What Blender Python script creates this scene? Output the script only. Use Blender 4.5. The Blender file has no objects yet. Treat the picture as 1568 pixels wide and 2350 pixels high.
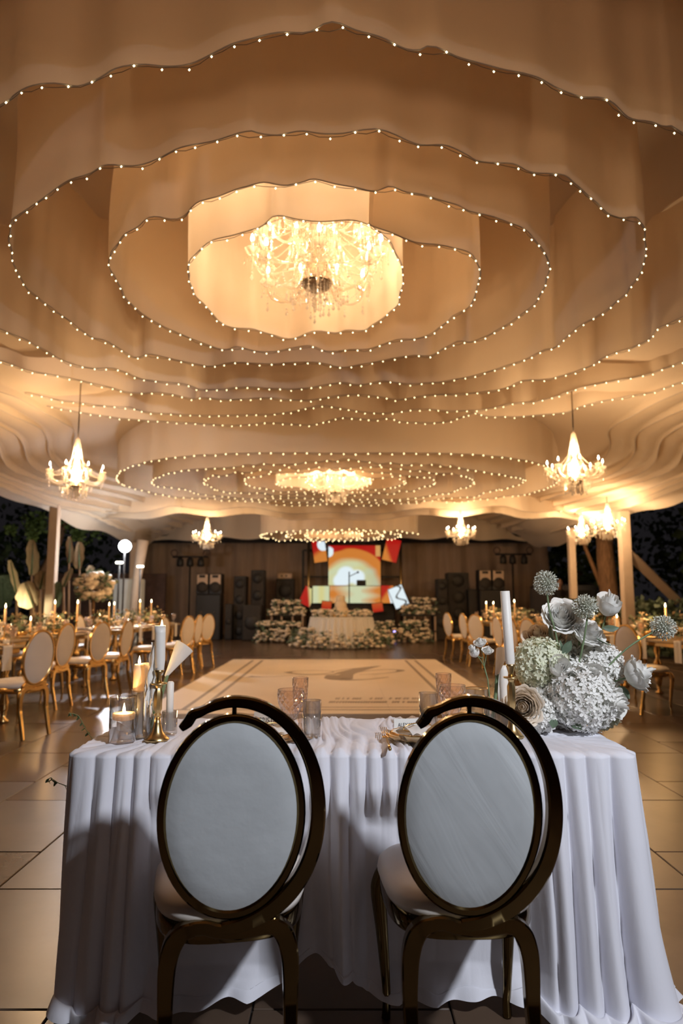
import bpy, math, random
import numpy as np
from mathutils import Vector, Matrix, Euler
random.seed(7); RNG = np.random.RandomState(5)
PI = math.pi; D = bpy.data; COL = bpy.context.scene.collection; SC = bpy.context.scene
R = math.radians

# ---------------------------------------------------------------- camera, world, lights, exposure
CAMZ = 1.23; PITCH = R(7.2); FPX = 1567.0
cam_d = D.cameras.new('camera'); cam = D.objects.new('camera', cam_d); COL.objects.link(cam); SC.camera = cam
cam.location = (0, 0, CAMZ); cam.rotation_euler = (R(90) + PITCH, 0, 0)
cam_d.sensor_fit = 'VERTICAL'; cam_d.sensor_height = 36; cam_d.lens = 36 * FPX / 2350; cam_d.clip_start = .05; cam_d.clip_end = 200
cam_d.dof.use_dof = True; cam_d.dof.focus_distance = 2.30; cam_d.dof.aperture_fstop = 2.6
w = D.worlds.new('night'); SC.world = w; w.use_nodes = True
w.node_tree.nodes['Background'].inputs[0].default_value = (.009, .008, .009, 1)
w.node_tree.nodes['Background'].inputs[1].default_value = 1.0
SC.view_settings.view_transform = 'Standard'; SC.view_settings.look = 'None'
SC.view_settings.gamma = 1; SC.view_settings.use_curve_mapping = False; SC.view_settings.exposure = 0.15

WARM = (1.0, .67, .36)
def lamp(name, kind, loc, e, col, size=.1, target=None, spot=None, blend=.3, parent=None):
    l = D.lights.new(name, kind); o = D.objects.new(name, l); COL.objects.link(o)
    o.location = loc; l.energy = e; l.color = col
    if kind == 'AREA': l.size = size
    else: l.shadow_soft_size = size
    if spot: l.spot_size = R(spot); l.spot_blend = blend
    if target is not None:
        o.rotation_euler = (Vector(target) - Vector(loc)).to_track_quat('-Z', 'Y').to_euler()
    if parent: o.parent = parent
    return o
# photographer's softbox to the right behind the camera
lamp('key_softbox', 'SPOT', (1.9, -.35, 3.1), 440, (.88, .92, 1.0), .11, (.1, 2.1, .55), 62, .6)
# bare work lamp on the stand at the far left (see work_light_stand)
lamp('work_lamp_beam', 'SPOT', (-4.47, 13.6, 2.3), 330, (.86, .89, 1.0), .07, (-1.4, 3.5, .2), 80, .5)
# added fill spot behind the camera, aimed up to brighten the ceiling like bounced light
lamp('ceiling_fill', 'SPOT', (0, -1.6, 1.7), 165, (1.0, .58, .31), .4, (0, 2.4, 5.2), 98, .9)

# ---------------------------------------------------------------- projection helper: photo pixel -> world
def ray(px, py):
    x = (px - 784) / FPX; v = -(py - 1175) / FPX
    return Vector((x, math.cos(PITCH) - v * math.sin(PITCH), math.sin(PITCH) + v * math.cos(PITCH)))
def Wd(px, py, d):
    r = ray(px, py); return Vector((0, 0, CAMZ)) + r * (d / r.y)
def Wz(px, py, z):
    r = ray(px, py); return Vector((0, 0, CAMZ)) + r * ((z - CAMZ) / r.z)

# ---------------------------------------------------------------- materials
def nt(name):
    m = D.materials.new(name); m.use_nodes = True
    return m, m.node_tree, m.node_tree.nodes['Principled BSDF']
def setp(b, **k):
    names = dict(col='Base Color', rough='Roughness', metal='Metallic', trans='Transmission Weight', ior='IOR',
                 spec='Specular IOR Level', sheen='Sheen Weight', sss='Subsurface Weight', em='Emission Color',
                 es='Emission Strength', alpha='Alpha', coat='Coat Weight')
    for a, v in k.items():
        b.inputs[names[a]].default_value = (*v, 1) if isinstance(v, tuple) else v
def mat(name, col, rough=.5, metal=0, noise=0, scale=20, bump=0, bscale=60, stretch=None, **k):
    m, t, b = nt(name); setp(b, col=col, rough=rough, metal=metal, **k)
    if noise or bump:
        tc = t.nodes.new('ShaderNodeTexCoord'); vec = tc.outputs['Object']
        if stretch:
            mp = t.nodes.new('ShaderNodeMapping'); mp.inputs['Scale'].default_value = stretch
            t.links.new(vec, mp.inputs[0]); vec = mp.outputs[0]
    if noise:
        n = t.nodes.new('ShaderNodeTexNoise'); n.inputs['Scale'].default_value = scale; n.inputs['Detail'].default_value = 5
        t.links.new(vec, n.inputs['Vector'])
        r = t.nodes.new('ShaderNodeValToRGB'); r.color_ramp.elements[0].position = .3; r.color_ramp.elements[1].position = .7
        lo = tuple(max(0, c * (1 - noise)) for c in col); hi = tuple(min(1, c * (1 + noise)) for c in col)
        r.color_ramp.elements[0].color = (*lo, 1); r.color_ramp.elements[1].color = (*hi, 1)
        t.links.new(n.outputs['Fac'], r.inputs[0]); t.links.new(r.outputs[0], b.inputs['Base Color'])
    if bump:
        n2 = t.nodes.new('ShaderNodeTexNoise'); n2.inputs['Scale'].default_value = bscale; n2.inputs['Detail'].default_value = 4
        t.links.new(vec, n2.inputs['Vector'])
        bp = t.nodes.new('ShaderNodeBump'); bp.inputs['Strength'].default_value = bump; bp.inputs['Distance'].default_value = .01
        t.links.new(n2.outputs['Fac'], bp.inputs['Height']); t.links.new(bp.outputs[0], b.inputs['Normal'])
    return m
def emis(name, col, s, sample=False):
    m, t, b = nt(name); setp(b, col=(0, 0, 0), em=col, es=s, spec=0.0)
    m.cycles.emission_sampling = 'FRONT' if sample else 'NONE'
    return m
def cloth_mat(name, col, trans, bump=.15, noise=.05, scale=6):
    """diffuse cloth that lets part of the light through"""
    m, t, b = nt(name); setp(b, col=col, rough=.85, sheen=.2)
    b.inputs['Specular IOR Level'].default_value = .15
    tc = t.nodes.new('ShaderNodeTexCoord')
    n = t.nodes.new('ShaderNodeTexNoise'); n.inputs['Scale'].default_value = scale; n.inputs['Detail'].default_value = 6
    mp = t.nodes.new('ShaderNodeMapping'); mp.inputs['Scale'].default_value = (1, 1, .25)
    t.links.new(tc.outputs['Object'], mp.inputs[0]); t.links.new(mp.outputs[0], n.inputs['Vector'])
    bp = t.nodes.new('ShaderNodeBump'); bp.inputs['Strength'].default_value = bump; bp.inputs['Distance'].default_value = .03
    t.links.new(n.outputs['Fac'], bp.inputs['Height']); t.links.new(bp.outputs[0], b.inputs['Normal'])
    tr = t.nodes.new('ShaderNodeBsdfTranslucent'); tr.inputs[0].default_value = (*col, 1)
    t.links.new(bp.outputs[0], tr.inputs['Normal'])
    mx = t.nodes.new('ShaderNodeMixShader'); mx.inputs[0].default_value = trans
    out = t.nodes['Material Output']
    t.links.new(b.outputs[0], mx.inputs[1]); t.links.new(tr.outputs[0], mx.inputs[2]); t.links.new(mx.outputs[0], out.inputs[0])
    return m
def clear_mat(name, col, mixf=.45, rough=.03, body=0.0):
    """thin clear glass / crystal: see-through with bright reflections"""
    m, t, b = nt(name)
    t.nodes.remove(b)
    tp = t.nodes.new('ShaderNodeBsdfTransparent'); tp.inputs[0].default_value = (*col, 1)
    g = t.nodes.new('ShaderNodeBsdfGlossy'); g.inputs['Roughness'].default_value = rough
    lw = t.nodes.new('ShaderNodeLayerWeight'); lw.inputs[0].default_value = mixf
    mx = t.nodes.new('ShaderNodeMixShader'); out = t.nodes['Material Output']
    t.links.new(lw.outputs['Facing'], mx.inputs[0]); t.links.new(tp.outputs[0], mx.inputs[1]); t.links.new(g.outputs[0], mx.inputs[2])
    last = mx
    if body:
        df = t.nodes.new('ShaderNodeBsdfTranslucent'); df.inputs[0].default_value = (.95, .93, .9, 1)
        m2 = t.nodes.new('ShaderNodeMixShader'); m2.inputs[0].default_value = body
        t.links.new(mx.outputs[0], m2.inputs[1]); t.links.new(df.outputs[0], m2.inputs[2]); last = m2
    t.links.new(last.outputs[0], out.inputs[0])
    return m
M = {}
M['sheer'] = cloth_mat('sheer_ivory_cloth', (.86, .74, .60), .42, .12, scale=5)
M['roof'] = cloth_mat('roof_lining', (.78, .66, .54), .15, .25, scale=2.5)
M['table_cloth'] = cloth_mat('white_satin_cloth', (.86, .86, .93), .12, .06, scale=40)
M['cotton'] = cloth_mat('white_cotton', (.85, .82, .78), .1, .1, scale=30)
M['velvet'] = mat('pale_velvet', (.44, .46, .47), .9, noise=.06, scale=9, bump=.25, bscale=14, sheen=.4)
M['cream_seat'] = mat('cream_leatherette', (.80, .74, .68), .42, noise=.03, scale=8, bump=.12, bscale=10)
M['gold'] = mat('polished_gold_steel', (.17, .12, .052), .09, 1.0, bump=.02, bscale=5)
M['gold2'] = mat('warm_gold_steel', (.86, .58, .24), .2, 1.0)
M['brass'] = mat('satin_brass', (.72, .52, .24), .3, 1.0, noise=.1, scale=30)
M['tile'] = mat('brown_floor_tile', (.105, .068, .045), .27, noise=.22, scale=2.2, bump=.12, bscale=3)
M['tile2'] = mat('brown_floor_tile_dull', (.092, .061, .042), .33, noise=.25, scale=2.6, bump=.12, bscale=4)
M['grout'] = mat('dark_grout', (.03, .025, .022), .8)
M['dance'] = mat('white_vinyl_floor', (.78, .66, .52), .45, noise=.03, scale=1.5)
M['ink'] = mat('grey_printed_ink', (.30, .23, .17), .5)
M['inkpale'] = mat('pale_printed_ink', (.40, .31, .24), .5)
M['wax'] = mat('ivory_wax', (.88, .84, .78), .45, sss=.0, noise=.03, scale=40)
M['waxwarm'] = mat('flamelit_wax', (.95, .68, .42), .4, em=(1, .42, .12), es=.28)  # flame glow put into the wax as warmer colour and emission
M['flame'] = emis('flame', (1.0, .72, .36), 22)
M['bulb'] = emis('candle_bulb', (1.0, .80, .55), 38)
M['fairy'] = emis('fairy_bulb', (1.0, .78, .40), 9)
M['fairy2'] = emis('fairy_bulb_far', (1.0, .76, .38), 5)
M['worklamp'] = emis('work_lamp_face', (.92, .94, 1.0), 90)
M['wire'] = mat('thin_wire', (.20, .17, .14), .6)
M['hem'] = cloth_mat('hem_binding', (.50, .45, .42), .2)
M['crystal'] = clear_mat('crystal', (.93, .86, .76), .55, .05, .22)
M['beads'] = clear_mat('crystal_beads', (.92, .84, .72), .6, .1, .55)
M['glass'] = clear_mat('clear_glass', (.96, .96, .95), .35, .02)
M['roseglass'] = clear_mat('amber_cut_glass', (.92, .80, .71), .5, .06, .10)
M['water'] = clear_mat('water', (.90, .88, .86), .3, .02)
M['chrome'] = mat('dark_chrome', (.35, .28, .22), .15, 1.0)
M['petal'] = cloth_mat('white_petal', (.97, .96, .92), .18, .05, scale=60)
M['petal_peach'] = cloth_mat('peach_petal', (.95, .84, .70), .22, .05, scale=60)
M['petal_green'] = cloth_mat('greenish_petal', (.88, .90, .72), .2, .05, scale=60)
M['allium'] = mat('grey_green_floret', (.60, .61, .52), .7)
M['allium_core'] = mat('allium_core', (.22, .23, .16), .8)
M['stem'] = mat('green_stem', (.17, .24, .12), .6, noise=.2, scale=30)
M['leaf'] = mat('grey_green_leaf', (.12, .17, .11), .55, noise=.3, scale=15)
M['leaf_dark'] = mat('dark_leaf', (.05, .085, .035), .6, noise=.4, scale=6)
M['leaf_lit'] = mat('lit_leaf', (.16, .24, .06), .6, noise=.3, scale=6)  # lighter copy of the leaf green, lamplight on the tree put into the colour
M['leaf_pale'] = mat('pale_dry_leaf', (.36, .27, .17), .6, noise=.25, scale=5, stretch=(4, 4, .5))
M['bark'] = mat('brown_bark', (.20, .11, .055), .85, noise=.4, scale=8, bump=.6, bscale=14, stretch=(3, 3, .5))
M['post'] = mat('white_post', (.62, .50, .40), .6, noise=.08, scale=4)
M['drape_wall'] = mat('taupe_wall_drape', (.44, .32, .235), .9, noise=.12, scale=3, bump=.3, bscale=5, stretch=(3, 3, .2))
M['black'] = mat('black_cabinet', (.014, .012, .012), .55)
M['black2'] = mat('black_grille', (.028, .023, .021), .7, noise=.3, scale=40)
M['white_panel'] = mat('white_panel', (.80, .86, .88), .5, noise=.05, scale=3)
M['horn'] = mat('pale_speaker_horn', (.62, .46, .34), .5)
M['ground'] = mat('dark_ground', (.03, .028, .022), .9, noise=.4, scale=1)
M['skin'] = mat('skin', (.25, .14, .10), .6)
M['dark_clothes'] = mat('dark_clothes', (.015, .014, .018), .85)
M['porcelain'] = mat('ivory_porcelain', (.82, .76, .68), .22)
M['card'] = mat('white_card', (.85, .84, .80), .7)
M['cardink'] = mat('card_ink', (.07, .06, .06), .6)
M['table_top'] = mat('mirror_gold_top', (.55, .42, .26), .25, .6)
M['blue_led'] = emis('blue_led', (.35, .3, 1.0), 5)
M['cake'] = mat('ivory_icing', (.80, .66, .48), .6, bump=.3, bscale=25)
M['rust'] = mat('brown_fence', (.10, .06, .05), .8, noise=.3, scale=5)
M['warm_sconce'] = emis('sconce', (1, .45, .2), 1.2)

# ---------------------------------------------------------------- mesh builder
class MB:
    def __init__(s): s.v = []; s.f = []
    def add(s, vs, fs, mtx=None):
        o = len(s.v)
        if mtx is not None: vs = [mtx @ Vector(v) for v in vs]
        s.v += [tuple(v) for v in vs]; s.f += [tuple(i + o for i in f) for f in fs]; return s
    def join(s, other, mtx=None): return s.add(other.v, other.f, mtx)
    def box(s, c, sz, mtx=None, bev=0):
        x, y, z = [a / 2 for a in sz]
        if bev:
            b = bev; vs = []; fs = []
            rings = [(-z, b), (-z + b, 0), (z - b, 0), (z, b)]
            for (zz, i) in rings:
                X, Y = x - i, y - i
                e = b if i == 0 else b * .4
                vs += [(c[0] + a, c[1] + q, c[2] + zz) for a, q in
                       ((-X + e, -Y), (X - e, -Y), (X, -Y + e), (X, Y - e), (X - e, Y), (-X + e, Y), (-X, Y - e), (-X, -Y + e))]
            for k in range(3):
                for i in range(8):
                    j = (i + 1) % 8; fs.append((k * 8 + i, k * 8 + j, k * 8 + 8 + j, k * 8 + 8 + i))
            fs.append(tuple(range(7, -1, -1))); fs.append(tuple(range(24, 32)))
            return s.add(vs, fs, mtx)
        vs = [(c[0] + a * x, c[1] + b * y, c[2] + d * z) for d in (-1, 1) for a, b in ((-1, -1), (1, -1), (1, 1), (-1, 1))]
        return s.add(vs, [(3, 2, 1, 0), (4, 5, 6, 7), (0, 1, 5, 4), (1, 2, 6, 5), (2, 3, 7, 6), (3, 0, 4, 7)], mtx)
    def tube(s, pts, rad, n=8, mtx=None, closed=False, caps=True, sy=1.0):
        pts = [Vector(p) for p in pts]; m = len(pts)
        if not hasattr(rad, '__len__'): rad = [rad] * m
        vs = []; fs = []; up = None
        for i, p in enumerate(pts):
            a = pts[i - 1] if (i > 0 or closed) else p; b = pts[(i + 1) % m] if (i < m - 1 or closed) else p
            t = (b - a).normalized() if (b - a).length > 1e-9 else Vector((0, 0, 1))
            if up is None: up = Vector((0, 0, 1)) if abs(t.z) < .9 else Vector((1, 0, 0))
            up = (up - t * up.dot(t)); up = up.normalized() if up.length > 1e-6 else Vector((0, 1, 0)).cross(t).normalized()
            sd = t.cross(up)
            for k in range(n):
                an = 2 * PI * k / n; vs.append(p + (up * math.cos(an) + sd * math.sin(an) * sy) * rad[i])
        mm = m if closed else m - 1
        for i in range(mm):
            i2 = (i + 1) % m
            for k in range(n):
                k2 = (k + 1) % n; fs.append((i * n + k, i * n + k2, i2 * n + k2, i2 * n + k))
        if caps and not closed: fs.append(tuple(range(n - 1, -1, -1))); fs.append(tuple((m - 1) * n + k for k in range(n)))
        return s.add(vs, fs, mtx)
    def lathe(s, prof, n=16, c=(0, 0, 0), mtx=None, ribs=0, ribamp=0, caps=True, sx=1, sy=1):
        vs = []; fs = []; m = len(prof)
        for (r, z) in prof:
            for k in range(n):
                an = 2 * PI * k / n; rr = r * (1 + (ribamp * (1 if k % 2 else -1) if ribs else 0))
                vs.append((c[0] + rr * math.cos(an) * sx, c[1] + rr * math.sin(an) * sy, c[2] + z))
        for i in range(m - 1):
            for k in range(n):
                k2 = (k + 1) % n; fs.append((i * n + k, i * n + k2, (i + 1) * n + k2, (i + 1) * n + k))
        if caps:
            if prof[0][0] > 1e-5: fs.append(tuple(range(n - 1, -1, -1)))
            if prof[-1][0] > 1e-5: fs.append(tuple((m - 1) * n + k for k in range(n)))
        return s.add(vs, fs, mtx)
    def ball(s, c, r, n=8, m=5, sz=1, mtx=None):
        return s.lathe([(max(1e-6, r * math.sin(PI * i / m)), -r * sz * math.cos(PI * i / m)) for i in range(m + 1)], n, c, mtx, caps=False)
    def octa(s, c, r, h=None):
        h = h or r; x, y, z = c
        return s.add([(x + r, y, z), (x, y + r, z), (x - r, y, z), (x, y - r, z), (x, y, z + h), (x, y, z - h)],
                     [(0, 1, 4), (1, 2, 4), (2, 3, 4), (3, 0, 4), (1, 0, 5), (2, 1, 5), (3, 2, 5), (0, 3, 5)])
    def grid(s, fn, nu, nv, closed=False):
        vs = [fn(i / (nu if closed else nu - 1), j / (nv - 1)) for j in range(nv) for i in range(nu)]
        fs = []
        for j in range(nv - 1):
            for i in range(nu if closed else nu - 1):
                i2 = (i + 1) % nu; fs.append((j * nu + i, j * nu + i2, (j + 1) * nu + i2, (j + 1) * nu + i))
        return s.add(vs, fs)
    def mesh(s, name, m, smooth=True):
        me = D.meshes.new(name); me.from_pydata(s.v, [], s.f); me.update()
        if m: me.materials.append(m)
        if smooth: me.polygons.foreach_set('use_smooth', [True] * len(me.polygons))
        return me
def obj(name, mb, m=None, parent=None, loc=None, rot=None, smooth=True, kind=None, label=None, angle=None):
    me = mb if isinstance(mb, bpy.types.Mesh) else mb.mesh(name, m, smooth)
    if angle is not None:
        me.set_sharp_from_angle(angle=R(angle))
    o = D.objects.new(name, me); COL.objects.link(o)
    if loc is not None: o.location = loc
    if rot is not None: o.rotation_euler = rot
    if parent: o.parent = parent
    if kind: o['kind'] = kind
    if label: o['label'] = label
    return o
def tag(o, label, cat, group=None, kind=None):
    o['label'] = label; o['category'] = cat
    if group: o['group'] = group
    if kind: o['kind'] = kind
    return o
def thing(name, label, cat, loc=(0, 0, 0), rz=0, group=None, rot=None):
    o = D.objects.new(name, None); COL.objects.link(o); o.empty_display_size = .1
    o.location = loc; o.rotation_euler = rot or (0, 0, rz); return tag(o, label, cat, group)
def struct(name, mb, m, parent=None, smooth=False):
    o = obj(name, mb, m, parent, smooth=smooth); o['kind'] = 'structure'; return o
KIDS = {}
def kids(o): return [c for c in D.objects if c.parent == o]
def dup(root, loc=None, rz=None, label=None, group=None, scale=None):
    if root.name not in KIDS: KIDS[root.name] = [(c, kids(c)) for c in kids(root)]
    r = root.copy(); COL.objects.link(r)
    if loc is not None: r.location = loc
    if rz is not None: r.rotation_euler = (0, 0, rz)
    if scale: r.scale = (scale,) * 3 if not hasattr(scale, '__len__') else scale
    if label: r['label'] = label
    if group: r['group'] = group
    for c, gs in KIDS[root.name]:
        c2 = c.copy(); COL.objects.link(c2); c2.parent = r
        for g in gs:
            g2 = g.copy(); COL.objects.link(g2); g2.parent = c2
    return r
ORD = ['first', 'second', 'third', 'fourth', 'fifth', 'sixth', 'seventh', 'eighth', 'ninth', 'tenth', 'eleventh', 'twelfth']
def catmull(P, n, closed=False):
    P = [Vector(p) for p in P]; m = len(P); out = []
    segs = m if closed else m - 1
    for i in range(segs):
        p0 = P[(i - 1) % m] if closed or i > 0 else P[0]; p1 = P[i]; p2 = P[(i + 1) % m]
        p3 = P[(i + 2) % m] if closed or i + 2 < m else P[-1]
        for k in range(n):
            t = k / n; out.append(.5 * ((2 * p1) + (p2 - p0) * t + (2 * p0 - 5 * p1 + 4 * p2 - p3) * t * t + (3 * p1 - p0 - 3 * p2 + p3) * t ** 3))
    if not closed: out.append(P[-1].copy())
    return out
def resample(P, step):
    P = [Vector(p) for p in P]; L = [0]
    for a, b in zip(P, P[1:]): L.append(L[-1] + (b - a).length)
    n = max(2, int(L[-1] / step)); out = []; j = 0
    for i in range(n + 1):
        s = L[-1] * i / n
        while j < len(P) - 2 and L[j + 1] < s: j += 1
        f = (s - L[j]) / max(1e-9, L[j + 1] - L[j]); out.append(P[j].lerp(P[j + 1], min(1, max(0, f))))
    return out, L[-1]

# ================================================================ SETTING
# ---- floor of long tiles, rows offset by half a tile
floor = struct('floor', MB().box((0, 9, -.035), (30, 40, .05)), M['grout'])
TW, TL = .60, .86
def tile_mb(w, l):
    b = .003; g = .006
    return MB().box((0, 0, -.005), (w - g, l - g, .01), None, b)
tm = [tile_mb(TW, TL).mesh('floor_tile', M[k], False) for k in ('tile', 'tile2')]
cells = []
for i in range(-16, 17):
    off = (i % 2) * TL / 2
    for j in range(-3, 30):
        x = .03 + i * TW; y = j * TL + .08 + off
        if abs(x) > 8: continue
        inview = y > .6 and abs(x) < .52 * y + .9
        cells.append((0 if inview else 1, y, x))
cells.sort(); far = MB(); cnt = 0
for (nv, y, x) in cells:
    if nv == 0 and cnt < 290:
        o = obj('floor_tile', tm[RNG.randint(2)], parent=floor, loc=(x, y, RNG.uniform(-.0008, .0008))); cnt += 1
    else: far.box((x, y, -.005), (TW - .006, TL - .006, .01))
obj('far_tiles', far, M['tile'], floor, smooth=False, kind='stuff')
struct('ground', MB().box((0, 16, -.09), (90, 70, .05)), M['ground'])

# ---- ceiling lining over the whole tent
def roofz(x, y): return 5.15 - .052 * x * x - (max(0, y - 7) * .035) + .05 * math.sin(y * 1.9) + .03 * math.sin(x * 3)
def roof_fn(u, v):
    x = -6.1 + 12.2 * u; y = -3 + 24 * v; return (x, y, roofz(x, y) + .04 * math.sin(x * 9 + y))
struct('ceiling', MB().grid(roof_fn, 70, 110), M['roof'], smooth=True)

# ---- spiral curtain, traced hem (photo pixels on the hem plane; tuples of 3 are world points)
HZ = 3.63
SP = [(846, 512), (880, 540), (904, 570), (925, 619), (920, 668), (916, 697), (891, 719), (860, 742), (835, 757), (797, 757), (773, 763), (719, 758),
      (666, 776), (612, 762), (579, 753), (543, 752), (516, 746), (496, 729), (474, 704), (440, 670), (433, 632), (431, 610), (474, 558), (529, 540),
      (594, 523), (628, 496), (677, 502), (730, 508), (766, 507), (817, 505), (870, 523), (953, 554), (1010, 562), (1060, 570), (1087, 585), (1103, 620), (1099, 645), (1084, 695),
      (1042, 725), (1001, 760), (959, 777), (911, 779), (849, 800), (799, 802), (750, 806), (707, 791), (650, 803), (595, 807), (545, 794), (515, 801), (450, 780), (408, 763),
      (345, 731), (295, 688), (278, 657), (256, 622), (250, 590), (275, 545), (315, 515), (350, 495), (407, 500), (456, 460), (529, 439), (583, 418), (610, 414), (650, 422), (695, 415),
      (721, 409), (775, 420), (824, 430), (862, 436), (895, 425), (931, 439), (971, 445), (1043, 469), (1076, 485), (1130, 498), (1190, 520), (1222, 545), (1252, 580),
      (1258, 615), (1249, 645), (1244, 665), (1216, 705), (1151, 750), (1084, 785), (1050, 784), (989, 815), (949, 815), (885, 826), (829, 835), (784, 842), (740, 832),
      (685, 830), (610, 835), (537, 831), (487, 841), (435, 832), (345, 812), (310, 819), (250, 784), (205, 772), (167, 741), (93, 689), (55, 650), (38, 617), (24, 570), (24, 515),
      (50, 490), (92, 460), (120, 440), (150, 412), (204, 396), (240, 378), (300, 380), (340, 372), (405, 340), (450, 328), (500, 318), (570, 297), (595, 303), (640, 309), (690, 299), (735, 304), (784, 307),
      (860, 293), (925, 314), (972, 330), (1020, 333), (1062, 350), (1100, 368), (1145, 372), (1186, 375), (1222, 392), (1262, 398), (1300, 402), (1325, 422), (1375, 468), (1420, 500), (1460, 497), (1476, 520),
      (1482, 560), (1474, 610), (1451, 655), (1420, 690), (1384, 720), (1329, 750), (1276, 795), (1250, 802), (1196, 826), (1109, 855), (1029, 872), (934, 880), (880, 873), (830, 882), (784, 877),
      (700, 890), (637, 891), (565, 887), (472, 894), (425, 881), (330, 870), (265, 845), (215, 844), (152, 829), (85, 792), (5, 757),
      (-3.35, 5.3, 0), (-3.15, 4.4, 0), (-2.55, 3.6, 0), (0, 244), (33, 218), (77, 200), (130, 192), (178, 198), (229, 183), (273, 158), (327, 150), (381, 157), (435, 151), (487, 129),
      (538, 97), (593, 86), (650, 75), (711, 76), (765, 52), (823, 72), (880, 90), (931, 113), (965, 118), (989, 110), (1045, 131), (1098, 147), (1149, 159), (1201, 170), (1249, 184), (1296, 206), (1338, 218),
      (1381, 221), (1420, 246), (1457, 270), (1488, 278), (1525, 291), (1564, 301), (2.55, 3.9, 0), (3.1, 4.8, 0),
      (1559, 731), (1511, 753), (1476, 786), (1396, 815), (1351, 841), (1264, 868), (1199, 873), (1154, 892), (1069, 903), (979, 906), (914, 916), (859, 907), (784, 906),
      (702, 918), (610, 912), (530, 916), (462, 911), (440, 914), (372, 900), (305, 902), (257, 890), (185, 873), (135, 862), (62, 849), (12, 830),
      (-3.95, 5.6, 0), (-3.7, 4.1, 0), (-2.9, 2.8, 0), (-1.6, 2.05, 0), (0, 1.8, 0), (1.8, 2.1, 0), (3.0, 3.1, 0), (3.6, 4.5, 0), (3.7, 5.7, 0),
      (1564, 830), (1521, 846), (1481, 860), (1389, 876), (1324, 891), (1239, 919), (1174, 925), (1109, 939), (1029, 942), (966, 938), (886, 948), (824, 943), (784, 936),
      (725, 931), (645, 948), (545, 951), (462, 953), (377, 948), (335, 945), (292, 934), (230, 930), (180, 923), (135, 917), (65, 901), (0, 890),
      (-4.45, 6.3, 0), (-4.35, 4.6, 0), (-3.6, 2.8, 0), (-2.4, 1.5, 0), (0, .95, 0), (2.4, 1.4, 0), (3.9, 3.0, 0), (4.45, 4.8, 0), (4.5, 6.3, 0),
      (1564, 875), (1499, 898), (1429, 910), (1346, 928), (1304, 945), (1239, 951), (1199, 955), (1121, 955), (1089, 945), (1064, 955), (1021, 967), (984, 969), (926, 967), (894, 959), (849, 963), (784, 957),
      (715, 974), (620, 969), (562, 975), (505, 974), (387, 967), (287, 960), (185, 945), (117, 932), (50, 926), (5, 917), (-4.9, 6.6, 0)]
SPW = []
for p in SP:
    if len(p) == 3: SPW.append(Vector((p[0], p[1], HZ)))
    else: SPW.append(Wz(p[0], p[1], HZ))
def noise1(n, lo, hi, amps=6, seed=0):
    r = np.random.RandomState(seed); x = np.arange(n); y = np.zeros(n)
    for k in range(amps):
        f = r.uniform(lo, hi); y += np.sin(x * f + r.uniform(0, 6.28)) / amps
    return y
def curtain(name, path, label, group=None, bulbs=True, wavy=.03, seed=1, bulb_r=.0055, spacing=.125, fairy='fairy', rooff=None, rows=9, step=.035, wave=.06):
    """a hanging sheer valance along a hem path, from the hem up to the roof lining, with its light string"""
    P, L = resample(path, step); n = len(P)
    nz = noise1(n, .05, .35, 7, seed) ; nf = noise1(n, .35, .95, 8, seed + 3); nl = noise1(n, .01, .08, 4, seed + 5)
    vs = []; fs = []; rooff = rooff or roofz
    rp_ = np.random.RandomState(seed + 70); stp = np.zeros(n); cur = 0; nxt = 0; tgt = 0
    for i in range(n):
        if i >= nxt: tgt = rp_.uniform(-.035, .035); nxt = i + int(rp_.uniform(.8, 1.5) / step)
        cur += max(-.014, min(.014, tgt - cur)); stp[i] = cur
    for i, p in enumerate(P):
        a = P[max(0, i - 1)]; b = P[min(n - 1, i + 1)]; t = (b - a); t.z = 0; t.normalize(); nn = Vector((t.y, -t.x, 0))
        top = max(rooff(p.x, p.y) - .01, p.z + .12)
        for j in range(rows):
            v = j / (rows - 1); z = p.z + (top - p.z) * v
            off = nz[i] * wave * math.sin(PI * min(1, v * 1.2 + .08)) + nf[i] * .012 * (1 - .5 * v) + nl[i] * wave * v + stp[i] * (wave / .06) * (.25 + .75 * v)
            vs.append((p.x + nn.x * off, p.y + nn.y * off, z))
    for i in range(n - 1):
        for j in range(rows - 1): fs.append((i * rows + j, i * rows + j + 1, (i + 1) * rows + j + 1, (i + 1) * rows + j))
    mb = MB(); mb.v = vs; mb.f = fs
    t = thing(name, label, 'drape', (0, 0, 0), 0, group)
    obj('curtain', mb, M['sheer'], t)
    hem = [Vector(vs[i * rows]) + Vector((0, 0, -.003)) for i in range(0, n)]
    obj('hem', MB().tube(hem, .0042, 4), M['hem'], t)
    if bulbs:
        st = thing('string_lights', label.replace('drape', 'drape hem').replace('Sheer', '').strip().join(['string of warm fairy lights along the ', '']) if False else 'string of tiny warm fairy lights along the hem of the ' + group_short(label), 'string lights')
        B, _ = resample(hem, spacing); w = MB(); bm = MB(); r = random.Random(seed)
        wp = []
        for k, q in enumerate(B):
            qq = q + Vector((0, 0, -.008 - .010 * (k % 3 == 1))); wp.append(qq)
            bm.octa(qq + Vector((r.uniform(-.004, .004), r.uniform(-.01, .01), -.004)), bulb_r, bulb_r * 1.25)
        wp2 = []
        for a, b in zip(wp, wp[1:]): wp2 += [a, (a + b) / 2 + Vector((0, 0, r.uniform(-.012, .004)))]
        obj('wire', w.tube(wp2, .0022, 4), M['wire'], st)
        obj('fairy_bulbs', bm, M[fairy], st, kind='stuff')
    return t
def group_short(l): return l.split(',')[0].lower().replace('ivory ', '')
curtain('ceiling_drape', catmull(SPW, 3), 'nearest ivory sheer drape spiral, wound widely around the large chandelier overhead', seed=3)
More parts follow.
